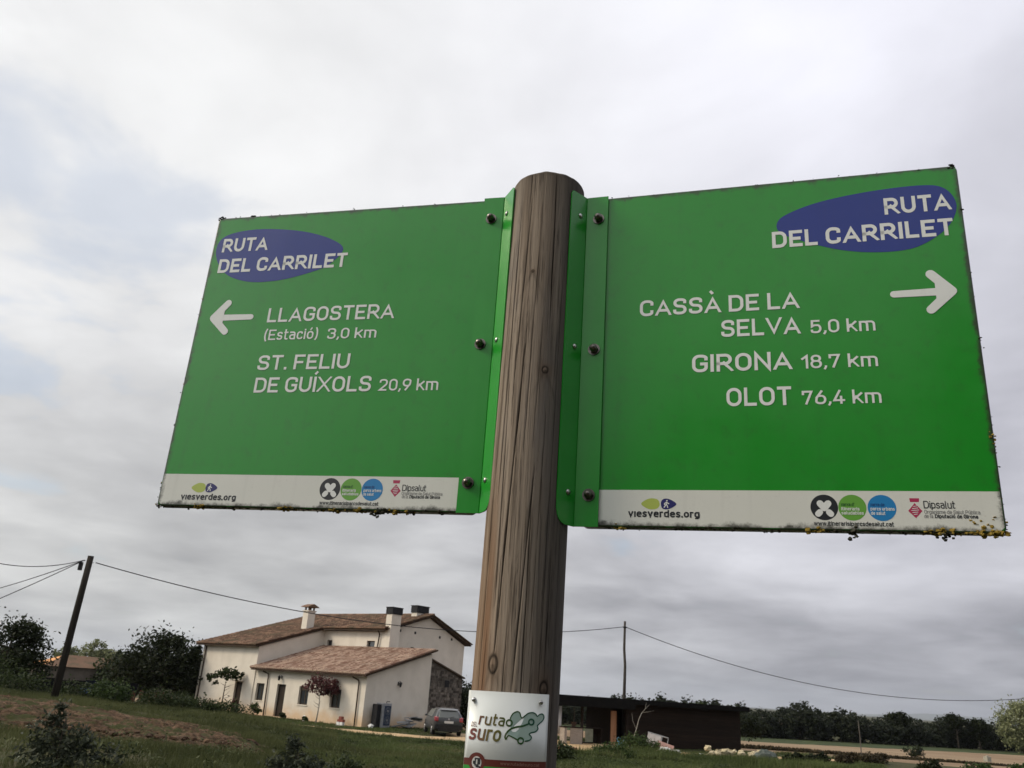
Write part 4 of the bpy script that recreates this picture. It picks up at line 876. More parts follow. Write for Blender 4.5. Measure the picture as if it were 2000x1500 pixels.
mb = MB(); mb.tube([(0, 0, 0), (0, 0, .1), (0, 0, .5), (0, 0, .9), (0, 0, 1.0)], [.24, .28, .30, .28, .22], 16); mb.build('barrel', simple('blue plastic', (.02, .08, .24), (.03, .10, .30), 4, .4), c, smooth=True)

# field hut, thin pole
c = empty('thin_pole', (33.7, 80, tz(33.7, 80)), 0, label='thin bare wooden pole standing in the field edge at the right', cat='pole')
mb = MB(); mb.tube([(0, 0, -.2), (.01, 0, 1.6), (-.05, 0, 3.1)], [.05, .045, .035], 7); mb.build('pole', simple('grey pole wood', (.09, .08, .07), (.13, .12, .105), 8, stretch=(1, 1, .1)), c)
c = empty('field_tank', (61.5, 109.0, tz(61.5, 109)), .3, label='tiny pale water tank in the field near the right edge', cat='tank')
mb = MB(); mb.box((-.32, -.3, .1), (.32, .3, .62)); mb.box((-.38, -.34, 0), (.38, .34, .098)); mb.box((-.14, -.12, .622), (.14, .12, .74)); mb.build('tank', simple('pale tank', (.26, .25, .20), (.31, .30, .25), 4), c, bevel=.04)
# ditch line: a dark strip of dry plants across the field
mb_pts = []
def ditch():
    r = np.random.default_rng(77); n = 9000; t = r.random(n); x = 20 + t * 62; y = 70.5 + t * 42 + r.normal(size=n) * .35 + np.sin(t * 9) * .6
    x = 22 + t * 60; y = 78 + (x - 22) * .28 + r.normal(size=n) * .22 + np.sin(x * .22) * .3
    z = terrain(x, y) + .25 * r.random(n) * (1.25 - t) + .03; s = .16; a = r.random(n) * 3.14; hgt = .16
    V = np.stack([np.stack([x - np.cos(a) * s, y - np.sin(a) * s, z], 1), np.stack([x + np.cos(a) * s, y + np.sin(a) * s, z], 1), np.stack([x, y, z + hgt * (.4 + r.random(n))], 1)], 1).reshape(-1, 3)
    link('ditch_plants', np_mesh('ditch_plants', V, np.arange(3 * n).reshape(-1, 3), M_LEAF_BRN, {'tint': (r.random(n), 'FACE')}), kind='stuff', label='dark line of dry plants crossing the stubble field', cat='plants')
ditch()

# ------------------------------------------------------------------ utility poles and cables
def pole_wood(name, a, b): return simple(name, a, b, 7, .9, stretch=(1, 1, .06), bumpk=.3)
p = empty('utility_pole', (-17.64, 36.0, tz(-17.64, 36)), 0, label='thick dark leaning utility pole at the left with three cables', cat='pole')
mb = MB(); zt = 4.27 + EYE - tz(-17.64, 36); mb.tube([(-.03, 0, -.5), (0.02, 0, zt * .5), (.08, 0, zt)], [.15, .14, .125], 14); mb.build('pole', pole_wood('dark creosote wood', (.012, .010, .008), (.035, .030, .024)), p, smooth=True)
mb = MB(); mb.box((-.34, -.05, zt - .62), (-.20, .07, zt - .28)); mb.tube([(-.12, 0, zt - .20), (-.26, 0, zt - .24), (-.27, 0, zt - .35)], .02, 6); mb.build('junction_box', M_BLACKMETAL, p)
mb = MB(); mb.tube([(.10, 0, zt - .55), (.17, 0, zt - .45), (.17, 0, zt - .3), (.26, 0, zt - .27)], .012, 6); mb.build('cable_clamp', M_BLACKMETAL, p)
p = empty('utility_pole', (8.28, 54.36, tz(8.28, 54.36)), 0, label='slender grey wooden utility pole in front of the shed', cat='pole')
zt2 = 4.66 + EYE - tz(8.28, 54.36); mb = MB(); mb.tube([(0, 0, -.4), (.02, 0, 2.6), (.05, 0, 4.6), (-.02, 0, 5.6), (0, 0, zt2)], [.105, .10, .085, .08, .07], 12); mb.build('pole', pole_wood('grey pole timber', (.035, .030, .026), (.085, .075, .065)), p, smooth=True)
mb = MB(); mb.box((-.13, -.12, zt2 - .42), (.13, -.07, zt2 - .34)); mb.build('bracket', M_BLACKMETAL, p)
M_CABLE = simple('black cable', (.022, .022, .024), (.035, .035, .038), 3, .6)
def cable(a, b, sag, label, r=.022):
    a = Vector(a) + Vector((0, 0, EYE)); b = Vector(b) + Vector((0, 0, EYE)); pts = [a.lerp(b, t / 48) - Vector((0, 0, 4 * sag * t / 48 * (1 - t / 48))) for t in range(49)]
    mb = MB(); mb.tube(pts, r, 6); o = mb.build('overhead_cable', M_CABLE, smooth=True); tag(o, label, 'cable', 'cables strung between the utility poles')
cable((-17.294, 36, 4.006), (8.28, 54.34, 4.327), 1.33, 'long cable sagging over the farmhouse between the two poles')
cable((8.28, 54.36, 4.327), (40.65, 60, 2.43), 2.0, 'cable running down to the right from the slender pole')
cable((-17.80, 36, 4.08), (-25.31, 30, 7.3), 1.85, 'uppermost cable leaving the left pole towards the left edge', .018)
cable((-17.80, 36, 4.08), (-23.48, 30, -1.1), .2, 'lowest cable leaving the left pole towards the left edge', .018)
cable((-17.80, 36, 4.08), (-48.8, 60, 2.46), 1.2, 'middle cable leaving the left pole towards the left edge', .018)
# the next pole carries the right cable
p = empty('utility_pole', (40.65, 60.0, tz(40.65, 60)), 0, label='next utility pole beyond the right edge', cat='pole')
z3 = 2.43 + EYE - tz(40.65, 60) + .3; mb = MB(); mb.tube([(0, 0, -.4), (0, 0, z3)], [.11, .07], 10); mb.build('pole', bpy.data.materials['grey pole timber'], p)

# distant hills
def hills():
    n = 90; x = np.linspace(-8000, 22000, n); h = 55 + 75 * vnoise(x / 1300 + 3, x * 0 + 2.2, 31) + 40 * vnoise(x / 420, x * 0 + 4.1, 32)
    h = 1.15 * h * (.12 + .75 * sstep(x, 6200, 7800)); V = []; Fq = []
    rows = [(14000, 0.0), (14600, .6), (15200, 1.0), (16000, .7), (16800, .0)]
    for (yy, k_) in rows: V.append(np.stack([x, np.full(n, yy), -6 + h * k_], 1))
    V = np.concatenate(V); i = np.arange(len(rows) - 1)[:, None] * n + np.arange(n - 1)[None]; Fq = np.stack([i, i + 1, i + n + 1, i + n], -1).reshape(-1, 4)
    link('hills', np_mesh('hills', V, Fq, simple('wooded hills', (.035, .045, .025), (.055, .065, .038), .004), smooth=True), kind='structure', label='low blue hills on the right horizon')
hills()

# ------------------------------------------------------------------ lettering: a monoline technical alphabet drawn as strokes
R3 = .30
GL = {  # width, list of (points (x,y[,r]), closed)
 'A': (.72, [([(0, 0), (.5, 1), (1, 0)], 0), ([(.17, .27), (.83, .27)], 2)]),
 'B': (.64, [([(0, 0), (0, 1), (.92, 1, .22), (.92, .52, .22), (0, .52)], 0), ([(.5, .52), (1, .52, .24), (1, 0, .24), (0, 0)], 0)]),
 'C': (.64, [([(1, .70), (1, 1, R3), (0, 1, R3), (0, 0, R3), (1, 0, R3), (1, .30)], 3)]),
 'D': (.66, [([(0, 0), (0, 1), (1, 1, .32), (1, 0, .32)], 1)]),
 'E': (.57, [([(1, 1), (0, 1), (0, 0), (1, 0)], 0), ([(0, .5), (.82, .5)], 0)]),
 'F': (.55, [([(1, 1), (0, 1), (0, 0)], 0), ([(0, .48), (.82, .48)], 0)]),
 'G': (.66, [([(1, .72), (1, 1, R3), (0, 1, R3), (0, 0, R3), (1, 0, R3), (1, .46), (.55, .46)], 3)]),
 'I': (.0, [([(0, 0), (0, 1)], 0)]),
 'K': (.66, [([(0, 0), (0, 1)], 0), ([(1, 1), (.1, .42)], 0), ([(.36, .6), (1, 0)], 0)]),
 'L': (.53, [([(0, 1), (0, 0), (1, 0)], 0)]),
 'N': (.67, [([(0, 0), (0, 1), (1, 0), (1, 1)], 0)]),
 'O': (.67, [([(0, 0, .33), (0, 1, .33), (1, 1, .33), (1, 0, .33)], 1)]),
 'P': (.64, [([(0, 0), (0, 1), (1, 1, .27), (1, .42, .27), (0, .42)], 0)]),
 'R': (.66, [([(0, 0), (0, 1), (.96, 1, .27), (.96, .43, .27), (0, .43)], 0), ([(.5, .43), (1, 0)], 4)]),
 'S': (.62, [([(.97, .74), (.97, 1, .24), (0.02, 1, .26), (0.02, .55, .2), (1, .47, .2), (1, 0, .27), (0, 0, .26), (0, .25)], 3)]),
 'T': (.60, [([(0, 1), (1, 1)], 0), ([(.5, 0), (.5, 1)], 0)]),
 'U': (.66, [([(0, 1), (0, 0, .33), (1, 0, .33), (1, 1)], 0)]),
 'V': (.70, [([(0, 1), (.5, 0), (1, 1)], 0)]),
 'X': (.68, [([(0, 0), (1, 1)], 4), ([(0, 1), (1, 0)], 4)]),
 '0': (.56, [([(0, 0, .28), (0, 1, .28), (1, 1, .28), (1, 0, .28)], 1)]),
 '1': (.30, [([(0, .76), (1, 1), (1, 0)], 0)]),
 '2': (.55, [([(0, .74), (0, 1, .27), (1, 1, .27), (1, .58, .12), (0, 0), (1, 0)], 3)]),
 '3': (.55, [([(0, .76), (0, 1, .26), (1, 1, .24), (1, .53, .22), (.4, .53)], 3), ([(.4, .53), (1, .53, .24), (1, 0, .26), (0, 0, .26), (0, .24)], 3)]),
 '4': (.60, [([(.58, 1), (0, .22), (1, .22)], 0), ([(.72, .5), (.72, 0)], 0)]),
 '5': (.55, [([(.92, 1), (.06, 1), (.03, .52), (.3, .62), (1, .62, .26), (1, 0, .28), (0, 0, .26), (0, .22)], 3)]),
 '6': (.57, [([(0, .33, .26), (.15, .62, .1), (1, .62, .26), (1, 0, .28), (0, 0, .28)], 1), ([(.05, .46), (.62, 1)], 0)]),
 '7': (.55, [([(0, .80), (0, 1), (1, 1), (.36, 0)], 0)]),
 '8': (.56, [([(.06, .54, .2), (.06, 1, .24), (.94, 1, .24), (.94, .54, .2)], 1), ([(0, 0, .26), (0, .54, .22), (1, .54, .22), (1, 0, .26)], 1)]),
 '9': (.57, [([(1, .67, .26), (.85, .38, .1), (0, .38, .26), (0, 1, .28), (1, 1, .28)], 1), ([(.95, .54), (.38, 0)], 0)]),
 ',': (.0, [([(0.02, .13), (0.02, .0), (-.07, -.20)], 5)]), '.': (.0, [([(0, -.0), (0, .02)], 0)]), '(': (.16, [([(1, 1.08), (0, .8, .3), (0, .1, .3), (1, -.18)], 3)]), ')': (.16, [([(0, 1.08), (1, .8, .3), (1, .1, .3), (0, -.18)], 3)]),
 'a': (.46, [([(.05, .72), (1, .72, .2), (1, 0)], 0), ([(1, .43), (0, .43, .2), (0, 0, .2), (1, 0)], 3)]),
 'b': (.50, [([(0, 1), (0, 0)], 0), ([(0, .72), (1, .72, .24), (1, 0, .24), (0, 0)], 3)]),
 'c': (.44, [([(1, .55), (1, .72, .2), (0, .72, .24), (0, 0, .24), (1, 0, .2), (1, .17)], 3)]),
 'd': (.50, [([(1, 1), (1, 0)], 0), ([(1, .72), (0, .72, .24), (0, 0, .24), (1, 0)], 3)]),
 'e': (.49, [([(0, .38), (1, .38), (1, .72, .23), (0, .72, .24), (0, 0, .24), (.95, 0, .12), (.95, .10)], 3)]),
 'g': (.50, [([(1, .72), (1, -.24, .22), (.05, -.24)], 3), ([(1, .72), (0, .72, .24), (0, .02, .24), (1, .02)], 3)]),
 'h': (.48, [([(0, 1), (0, 0)], 0), ([(0, .72), (1, .72, .22), (1, 0)], 0)]),
 'i': (.0, [([(0, 0), (0, .72)], 0), ([(0, .95), (0, .97)], 0)]), '\u0131': (.0, [([(0, 0), (0, .72)], 0)]),
 'j': (.12, [([(1, .72), (1, -.24, .1), (0, -.24)], 0), ([(1, .95), (1, .97)], 0)]),
 'k': (.50, [([(0, 0), (0, 1)], 0), ([(.92, .72), (.12, .30)], 4), ([(.36, .46), (1, 0)], 4)]),
 'l': (.12, [([(0, 1), (0, 0, .1), (1, 0)], 0)]),
 'm': (.84, [([(0, 0), (0, .72)], 0), ([(0, .72), (.5, .72, .2), (.5, 0)], 0), ([(.5, .72), (1, .72, .2), (1, 0)], 0)]),
 'n': (.48, [([(0, 0), (0, .72)], 0), ([(0, .72), (1, .72, .22), (1, 0)], 0)]),
 'o': (.50, [([(0, 0, .25), (0, .72, .25), (1, .72, .25), (1, 0, .25)], 1)]),
 'p': (.50, [([(0, .72), (0, -.24)], 0), ([(0, .72), (1, .72, .24), (1, 0, .24), (0, 0)], 3)]),
 'q': (.50, [([(1, .72), (1, -.24)], 0), ([(1, .72), (0, .72, .24), (0, 0, .24), (1, 0)], 3)]),
 'r': (.30, [([(0, 0), (0, .72)], 0), ([(0, .72), (1, .72)], 0)]),
 's': (.42, [([(.95, .58), (.95, .72, .15), (0.02, .72, .17), (0.02, .40, .14), (1, .33, .14), (1, 0, .17), (0, 0, .16), (0, .14)], 3)]),
 't': (.28, [([(.25, 1), (.25, 0, .15), (1, 0)], 0), ([(0, .72), (.95, .72)], 0)]),
 'u': (.48, [([(0, .72), (0, 0, .23), (1, 0)], 0), ([(1, 0), (1, .72)], 0)]),
 'v': (.50, [([(0, .72), (.5, 0), (1, .72)], 0)]), 'w': (.76, [([(0, .72), (.25, 0), (.5, .72), (.75, 0), (1, .72)], 0)]), 'x': (.48, [([(0, 0), (1, .72)], 4), ([(0, .72), (1, 0)], 4)]),
 "'": (.0, [([(0, 1), (0, .8)], 0)]),
}
ACC = {'\u00c0': ('A', [([(.30, 1.34), (.52, 1.16)], 5)]), '\u00cd': ('I', [([(-.06, 1.16), (.10, 1.34)], 6)]), '\u00f3': ('o', [([(.42, .90), (.72, 1.08)], 5)]), '\u00fa': ('u', [([(.42, .90), (.72, 1.08)], 5)])}

def round_path(pts, closed):
    out = []; n = len(pts)
    for i, p in enumerate(pts):
        r = p[2] if len(p) > 2 else 0; P = Vector(p[:2])
        if r and (closed or 0 < i < n - 1):
            A = Vector(pts[(i - 1) % n][:2]); B = Vector(pts[(i + 1) % n][:2]); a = A - P; b = B - P; la, lb = a.length, b.length
            ra = min(r, la * .499); rb = min(r, lb * .499); a = P + a.normalized() * ra; b = P + b.normalized() * rb
            for k_ in range(9):
                t = k_ / 8; q = .552; c1_ = a.lerp(P, q); c2_ = b.lerp(P, q)
                out.append(((1 - t) ** 3) * a + 3 * t * (1 - t) ** 2 * c1_ + 3 * t * t * (1 - t) * c2_ + t ** 3 * b)
        else: out.append(P)
    res = [out[0]]
    for p in out[1:]:
        if (p - res[-1]).length > 1e-5: res.append(p)
    if closed and (res[0] - res[-1]).length < 1e-5: res.pop()
    return res
def ribbon(pts, w, closed, ext0=0, ext1=0):
    n = len(pts); pts = [p.copy() for p in pts]
    if not closed:
        pts[0] = pts[0] + (pts[0] - pts[1]).normalized() * ext0; pts[-1] = pts[-1] + (pts[-1] - pts[-2]).normalized() * ext1
    Lf, Rt = [], []
    for i in range(n):
        d0 = (pts[i] - pts[i - 1]).normalized() if (closed or i > 0) else None; d1 = (pts[(i + 1) % n] - pts[i]).normalized() if (closed or i < n - 1) else None
        d0 = d0 or d1; d1 = d1 or d0; n0 = Vector((-d0.y, d0.x)); n1_ = Vector((-d1.y, d1.x)); m = (n0 + n1_)
        m = n0 if m.length < 1e-4 else m.normalized(); k_ = 1 / max(m.dot(n0), .38)
        Lf.append(pts[i] + m * w / 2 * k_); Rt.append(pts[i] - m * w / 2 * k_)
    return Lf, Rt
def text_geo(text, w=.15, track=.13, slant=0.0):
    """returns list of strokes (left points, right points, closed) in cap-height units and total width"""
    x = 0; S = []
    for ch in text:
        if ch == ' ': x += .30; continue
        acc = []
        if ch in ACC: ch, acc = ACC[ch]
        gw, paths = GL[ch]
        X = lambda t, gw=gw, x=x: x + w / 2 + t * gw * 1.0 * (1 - w * .35 / max(gw, .3))
        inner = gw * (1 - w * .35 / max(gw, .3)); ag = [0]
        for pts, mode in list(paths) + list(acc):
            xh = max(1.0, 0); P = []
            for p in pts:
                yy = p[1]; yy = w / 2 + yy * (1 - w) if yy <= 1 else yy
                P.append((X(p[0]) if gw else x + w / 2 + p[0], yy) + ((p[2] * .9,) if len(p) > 2 else ()))
            closed = mode == 1; q = round_path(P, closed); e = {0: w / 2, 2: 0, 3: .02, 4: w * .8, 5: 0, 6: 0, 1: 0}[mode]
            if ch in 'AV' and mode == 0: e = w * .9
            if ch == 'v' or ch == 'w': e = w * .5
            Lf, Rt = ribbon(q, w * (.9 if mode in (5, 6) else 1), closed, e, e)
            lo, hi = (-.3, 1.4)
            if ch in 'AVXKR' and mode != 5: lo, hi = 0, 1
            if ch in 'kx': lo = 0
            cl = lambda v_: Vector((v_.x + slant * v_.y, min(max(v_.y, lo), hi)))
            S.append(([cl(v_) for v_ in Lf], [cl(v_) for v_ in Rt], closed))
        x += w + inner + track
    return S, x - track
def text_obj(name, text, x0, x1, base, cap, material, parent, y, w=.15, track=.13, surf=None, slant=0.0, fixed=None):
    S, tw = text_geo(text, w, track, slant); sx = (x1 - x0) / tw
    mb = MB(); k_ = 0
    for Lf, Rt, closed in S:
        n = len(Lf); k_ += 1; yy = y - .00002 * (k_ % 7)
        P = [(x0 + p.x * sx, yy, base + p.y * cap) for p in Lf] + [(x0 + p.x * sx, yy, base + p.y * cap) for p in Rt]
        if surf: P = [surf(*p) for p in P]
        mb.add(P, [(i, i + n, (i + 1) % n + n, (i + 1) % n) for i in range(n if closed else n - 1)])
    o = mb.build(name, material, parent, fixn=False); return o
def poly_obj(name, pts, material, parent, y, surf=None):
    n = len(pts); c = (sum(p[0] for p in pts) / n, sum(p[1] for p in pts) / n)
    P = [(c[0], y, c[1])] + [(p[0], y, p[1]) for p in pts]
    if surf: P = [surf(*p) for p in P]
    mb = MB(); mb.add(P, [(0, 1 + i, 1 + (i + 1) % n) for i in range(n)]); return mb.build(name, material, parent)
def spline(pts, k_=8, closed=True):
    out = []; n = len(pts); P = [Vector(p) for p in pts]
    for i in range(n if closed else n - 1):
        g = lambda j: P[j % n] if closed else P[min(max(j, 0), n - 1)]
        a, b, c, d = g(i - 1), g(i), g(i + 1), g(i + 2)
        for q in range(k_):
            t = q / k_; out.append(.5 * ((2 * b) + (c - a) * t + (2 * a - 5 * b + 4 * c - d) * t * t + (3 * b - a - 3 * c + d) * t ** 3))
    if not closed: out.append(P[-1])
    return out
def circle(cx_, cz_, r, n=40, sx=1): return [(cx_ + sx * r * math.cos(2 * math.pi * i / n), cz_ + r * math.sin(2 * math.pi * i / n)) for i in range(n)]

# ------------------------------------------------------------------ sign materials
def paint_fn(c0, grime=(.035, .035, .028)):
    def fn(T):
        n = T.noise(T.obj, 5, 5, .6); c = T.mix(T.math('MULTIPLY', T.smooth(n, .3, .7), .18), c0, tuple(k_ * .72 for k_ in c0))
        sk = T.noise(T.mapping(T.obj, (1, 1, .06)), 48, 4, .6); c = T.mix(T.math('MULTIPLY', T.smooth(sk, .52, .75), .14), c, tuple(k_ * .5 + .01 for k_ in c0))
        wash = T.noise(T.mapping(T.obj, (1, 1, .35)), 3.2, 5, .65); c = T.mix(T.math('MULTIPLY', T.smooth(wash, .45, .75), .16), c, tuple(k_ * .86 + .035 for k_ in c0))
        fine = T.smooth(T.noise(T.obj, 260, 3, .6), .60, .78); c = T.mix(T.math('MULTIPLY', fine, .14), c, grime)
        sp = T.n('ShaderNodeSeparateXYZ'); T.l(T.obj, sp.inputs[0]); jag = T.math('MULTIPLY', T.noise(T.obj, 34, 6, .75), .030)
        dx_ = T.math('MINIMUM', sp.outputs[0], T.math('SUBTRACT', .629, sp.outputs[0])); dz_ = T.math('MINIMUM', sp.outputs[2], T.math('SUBTRACT', .62, sp.outputs[2]))
        d = T.math('SUBTRACT', T.math('MINIMUM', dx_, dz_), jag); c = T.mix(T.smooth(d, -.004, -.014, 0, .9), c, grime); c = T.mix(T.smooth(T.math('ADD', sp.outputs[1], T.math('MULTIPLY', jag, .10)), .0014, .0034, 0, .92), c, grime)
        T.l(c, T.b.inputs['Base Color']); bump(T, T.noise(T.obj, 60, 3, .5), .035, .002)
        T.l(T.smooth(T.noise(T.obj, 9, 4, .6), .3, .7, .16, .26), T.b.inputs['Roughness'])
    return fn
M_GREEN = mat('green sign enamel', paint_fn((.014, .250, .020)), rough=.26, spec=.5)
M_GREENB = simple('green bracket enamel', (.013, .230, .019), (.017, .255, .023), 7, .26, bumpk=.01, spec=.5)
M_BAND = mat('white sign band', paint_fn((.66, .67, .62)), rough=.3)
M_OVAL = mat('blue sign oval', paint_fn((.004, .022, .215)), rough=.26)
M_LETTER = mat('white lettering', paint_fn((.72, .74, .72)), rough=.3)
M_BLACK = mat('black print', None, (.012, .014, .018), .4); M_GREYP = mat('grey print', None, (.20, .20, .20), .4)
M_LGREEN = mat('lime print', None, (.12, .33, .045), .35); M_SKY = mat('sky blue print', None, (.015, .19, .45), .35); M_LIME = mat('pale lime print', None, (.38, .46, .09), .35); M_NAVY = mat('navy print', None, (.015, .015, .12), .35)
M_CRIM = mat('crimson print', None, (.38, .03, .09), .35); M_DKG = mat('dark green print', None, (.015, .09, .02), .35); M_DKB = mat('dark blue print', None, (.01, .06, .20), .35)
M_BOLT = simple('weathered bolt steel', (.10, .085, .075), (.20, .18, .17), 60, .32, metal=.9)
M_SCREW = simple('zinc screw', (.35, .34, .33), (.5, .5, .48), 60, .3, metal=.9)
def lichen_fn(T):
    a = attr(T, 'tint'); c = T.mix(T.smooth(a, .55, .75), (.035, .033, .024), (.27, .19, .040)); c = T.mix(T.smooth(a, .25, .1), c, (.15, .15, .12)); T.l(c, T.b.inputs['Base Color'])
M_LICHEN = mat('lichen', lichen_fn, rough=.95, spec=.1)

def rounded_rect(x0, x1, z0, z1, r, k_=6):
    P = []
    for cx_, cz_, a0 in ((x1 - r, z0 + r, -90), (x1 - r, z1 - r, 0), (x0 + r, z1 - r, 90), (x0 + r, z0 + r, 180)):
        for q in range(k_ + 1):
            a = math.radians(a0 + 90 * q / k_); P.append((cx_ + r * math.cos(a), cz_ + r * math.sin(a)))
    return P
SW, SHH = .629, .620
def sign(side, origin, xdir, label):
    ydir = UPV.cross(xdir); Mx = Matrix(((xdir.x, ydir.x, UPV.x, origin.x), (xdir.y, ydir.y, UPV.y, origin.y), (xdir.z, ydir.z, UPV.z, origin.z), (0, 0, 0, 1)))
    S = empty('direction_sign', mat=Mx, label=label, cat='sign', group=None)
    bx = SW if side < 0 else 0.0                                  # where the bend (post side) lies
    s2x = (lambda s: SW - s) if side < 0 else (lambda s: s)
    xo, xi = s2x(SW), s2x(.010); a, b = min(xo, xi), max(xo, xi)
    # tray shaped panel: front, rolled edge, return lips
    rings = [(.0028, 0), (.0018, .0003), (.0008, .0009), (.0002, .0020), (0, .0048), (0, .020), (.0022, .020), (.0022, .006)]
    base = rounded_rect(a, b, 0, SHH, .010); n = len(base); mb = MB(); V = []
    for ins, y in rings:
        V += [(p[0], y, p[1]) for p in rounded_rect(a + ins, b - ins, ins, SHH - ins, max(.010 - ins, .002))]
    Fc = [tuple(range(n))] + [(i * n + k_, i * n + (k_ + 1) % n, (i + 1) * n + (k_ + 1) % n, (i + 1) * n + k_) for i in range(len(rings) - 1) for k_ in range(n)] + [tuple(reversed(range((len(rings) - 1) * n, len(rings) * n)))]
    mb.add(V, Fc); o = mb.build('panel', M_GREEN, S, fixn=True); me = o.data
    me.polygons.foreach_set('use_smooth', [i > 0 and i < len(me.polygons) - 1 for i in range(len(me.polygons))])
    # white band at the foot
    bw = sorted((s2x(.040), s2x(SW - .0030))); mb = MB()
    P = [(bw[0], .0046), (bw[1], .0046), (bw[1], .0612), (bw[0], .0612)]
    if side > 0: P = [(bw[0], .0030), (bw[1] - .006, .0030), (bw[1], .0090), (bw[1], .0612), (bw[0], .0612)]
    else: P = [(bw[1], .0612), (bw[0], .0612), (bw[0], .0090), (bw[0] + .006, .0030), (bw[1], .0030)]
    poly_obj('white_band', P, M_BAND, S, -.0003)
    # bracket: strip over the panel, bend, flange towards the post
    fl = Vector((-side * (.0275 if side < 0 else .0225), -.0355)); Lf = fl.length; fd = fl.normalized(); s_in = .0405
    prof = []; N1 = 14
    for i in range(N1 + 1): t = 1 - i / N1; prof.append((bx + fd.x * Lf * t, -.0030 + fd.y * Lf * t, Lf * (1 - t)))
    prof += [(bx + side * .0015, -.0040, Lf + .002), (bx + side * .02, -.0042, Lf + .02), (bx + side * s_in, -.0042, Lf + s_in)]
    zs = list(np.linspace(0, 1, 12)); mb = MB(); V = []
    for (x, y, u) in prof:
        rr = .024; zb_ = rr - math.sqrt(max(rr * rr - max(rr - u, 0) ** 2, 0)) - .001; rt = .006; zt_ = SHH + .001 - (rt - math.sqrt(max(rt * rt - max(rt - u, 0) ** 2, 0)))
        V += [(x, y, zb_ + (zt_ - zb_) * t) for t in zs]
    m = len(zs); mb.add(V, [(i * m + j, (i + 1) * m + j, (i + 1) * m + j + 1, i * m + j + 1) for i in range(len(prof) - 1) for j in range(m - 1)])
    o = mb.build('bracket', M_GREENB, S, fixn=True); md = o.modifiers.new('s', 'SOLIDIFY'); md.thickness = .0024; md.offset = 0
    # bolts and flange screws
    for z in (.573, .310, .051):
        x = s2x(.0235); mb = MB(); y = -.0056
        mb.tube([(x, y, z), (x, y - .0018, z)], .0105, 18); mb.tube([(x, y - .0018, z), (x, y - .0082, z)], .0080, 6)
        mb.tube([(x, y - .0082, z), (x, y - .0115, z), (x, y - .0145, z), (x, y - .0160, z)], [.0070, .0062, .0038, .0010], 14); mb.build('bolt', M_BOLT, S, smooth=False)
        t = .42; fx, fy = bx + fd.x * Lf * t, -.003 + fd.y * Lf * t; nrm_ = Vector((fd.y * side, -fd.x * side)).normalized() * 1.0
        if nrm_.y > 0: nrm_ = -nrm_
        nx_, ny_ = -side * -1 * abs(fd.y), -abs(fd.x)
        nx_ = side * abs(fd.y); d_ = Vector((nx_, -abs(fd.x))).normalized()
        mb = MB(); z2 = z + .002; mb.tube([(fx + d_.x * .0012, fy + d_.y * .0012, z2), (fx + d_.x * .003, fy + d_.y * .003, z2), (fx + d_.x * .0042, fy + d_.y * .0042, z2)], [.0050, .0044, .0018], 12); mb.build('screw', M_SCREW, S, smooth=True)
    YT = -.0006; YO = -.0003
    def T(name, txt, sa, sb, base_, cap, m=M_LETTER, y=YT, w=.155, **kw):
        return text_obj(name, txt, s2x(sa) if side < 0 else sa, s2x(sb) if side < 0 else sb, base_, cap, m, S, y, w, **kw)
    if side < 0:
        ov = [(.6185, .5367), (.6045, .574), (.5335, .5868), (.4379, .5775), (.3659, .5560), (.3290, .5283), (.3561, .4940), (.3981, .4775), (.4637, .4640), (.5332, .4650), (.590, .4890)]
        poly_obj('blue_oval', spline([(s2x(a_), b_) for a_, b_ in ov]), M_OVAL, S, YO)
        T('title_lettering', 'RUTA', .6050, .5005, .5360, .0318, w=.19); T('title_lettering', 'DEL CARRILET', .6050, .3170, .4875, .0318, w=.19)
        T('destination_lettering', 'LLAGOSTERA', .4695, .2020, .3710, .0308); T('destination_lettering', '(Estaci\u00f3)', .4690, .3540, .3325, .0222, w=.135); T('destination_lettering', '3,0 km', .3335, .2325, .3315, .0222, w=.135)
        T('destination_lettering', 'ST. FELIU', .4715, .2790, .2695, .0305); T('destination_lettering', 'DE GU\u00cdXOLS', .4700, .2290, .2228, .0308); T('destination_lettering', '20,9 km', .2125, .0975, .2236, .0230, w=.135)
        arrow = [(.5944, .3851), (.5620, .4205), (.5010, .3820), (.5555, .3500)]
    else:
        ov = [(.3374, .5337), (.3534, .5516), (.409, .5714), (.4919, .5838), (.5718, .5867), (.6058, .5768), (.6205, .5464), (.6108, .5134), (.5853, .487), (.5454, .4677), (.4909, .4658), (.436, .4754), (.3801, .4963), (.345, .515)]
        poly_obj('blue_oval', spline(ov), M_OVAL, S, YO)
        T('title_lettering', 'RUTA', .5110, .6120, .5355, .0318, w=.19); T('title_lettering', 'DEL CARRILET', .3285, .6115, .4875, .0318, w=.19)
        T('destination_lettering', 'CASS\u00c0 DE LA', .1020, .3665, .3712, .0308, w=.165); T('destination_lettering', 'SELVA', .2400, .3660, .3248, .0310, w=.165); T('destination_lettering', '5,0 km', .3825, .4805, .3240, .0236, w=.14)
        T('destination_lettering', 'GIRONA', .1912, .3500, .2625, .0316, w=.165); T('destination_lettering', '18,7 km', .3650, .4795, .2625, .0234, w=.14)
        T('destination_lettering', 'OLOT', .2460, .3472, .2010, .0318, w=.165); T('destination_lettering', '76,4 km', .3630, .4798, .2010, .0232, w=.14)
    # arrow
    ax_tip = s2x(.5985) if side < 0 else .6040; dr = 1 if side < 0 else -1; zc_ = .3850 if side < 0 else .3868; mbx = MB()
    # built as one outline with rounded ends
    w_ = .0070
    def cap_pts(c, d, r, k_=6):
        a0 = math.atan2(d.y, d.x) - math.pi / 2; return [(c.x + r * math.cos(a0 + math.pi * q / k_), c.y + r * math.sin(a0 + math.pi * q / k_)) for q in range(k_ + 1)]
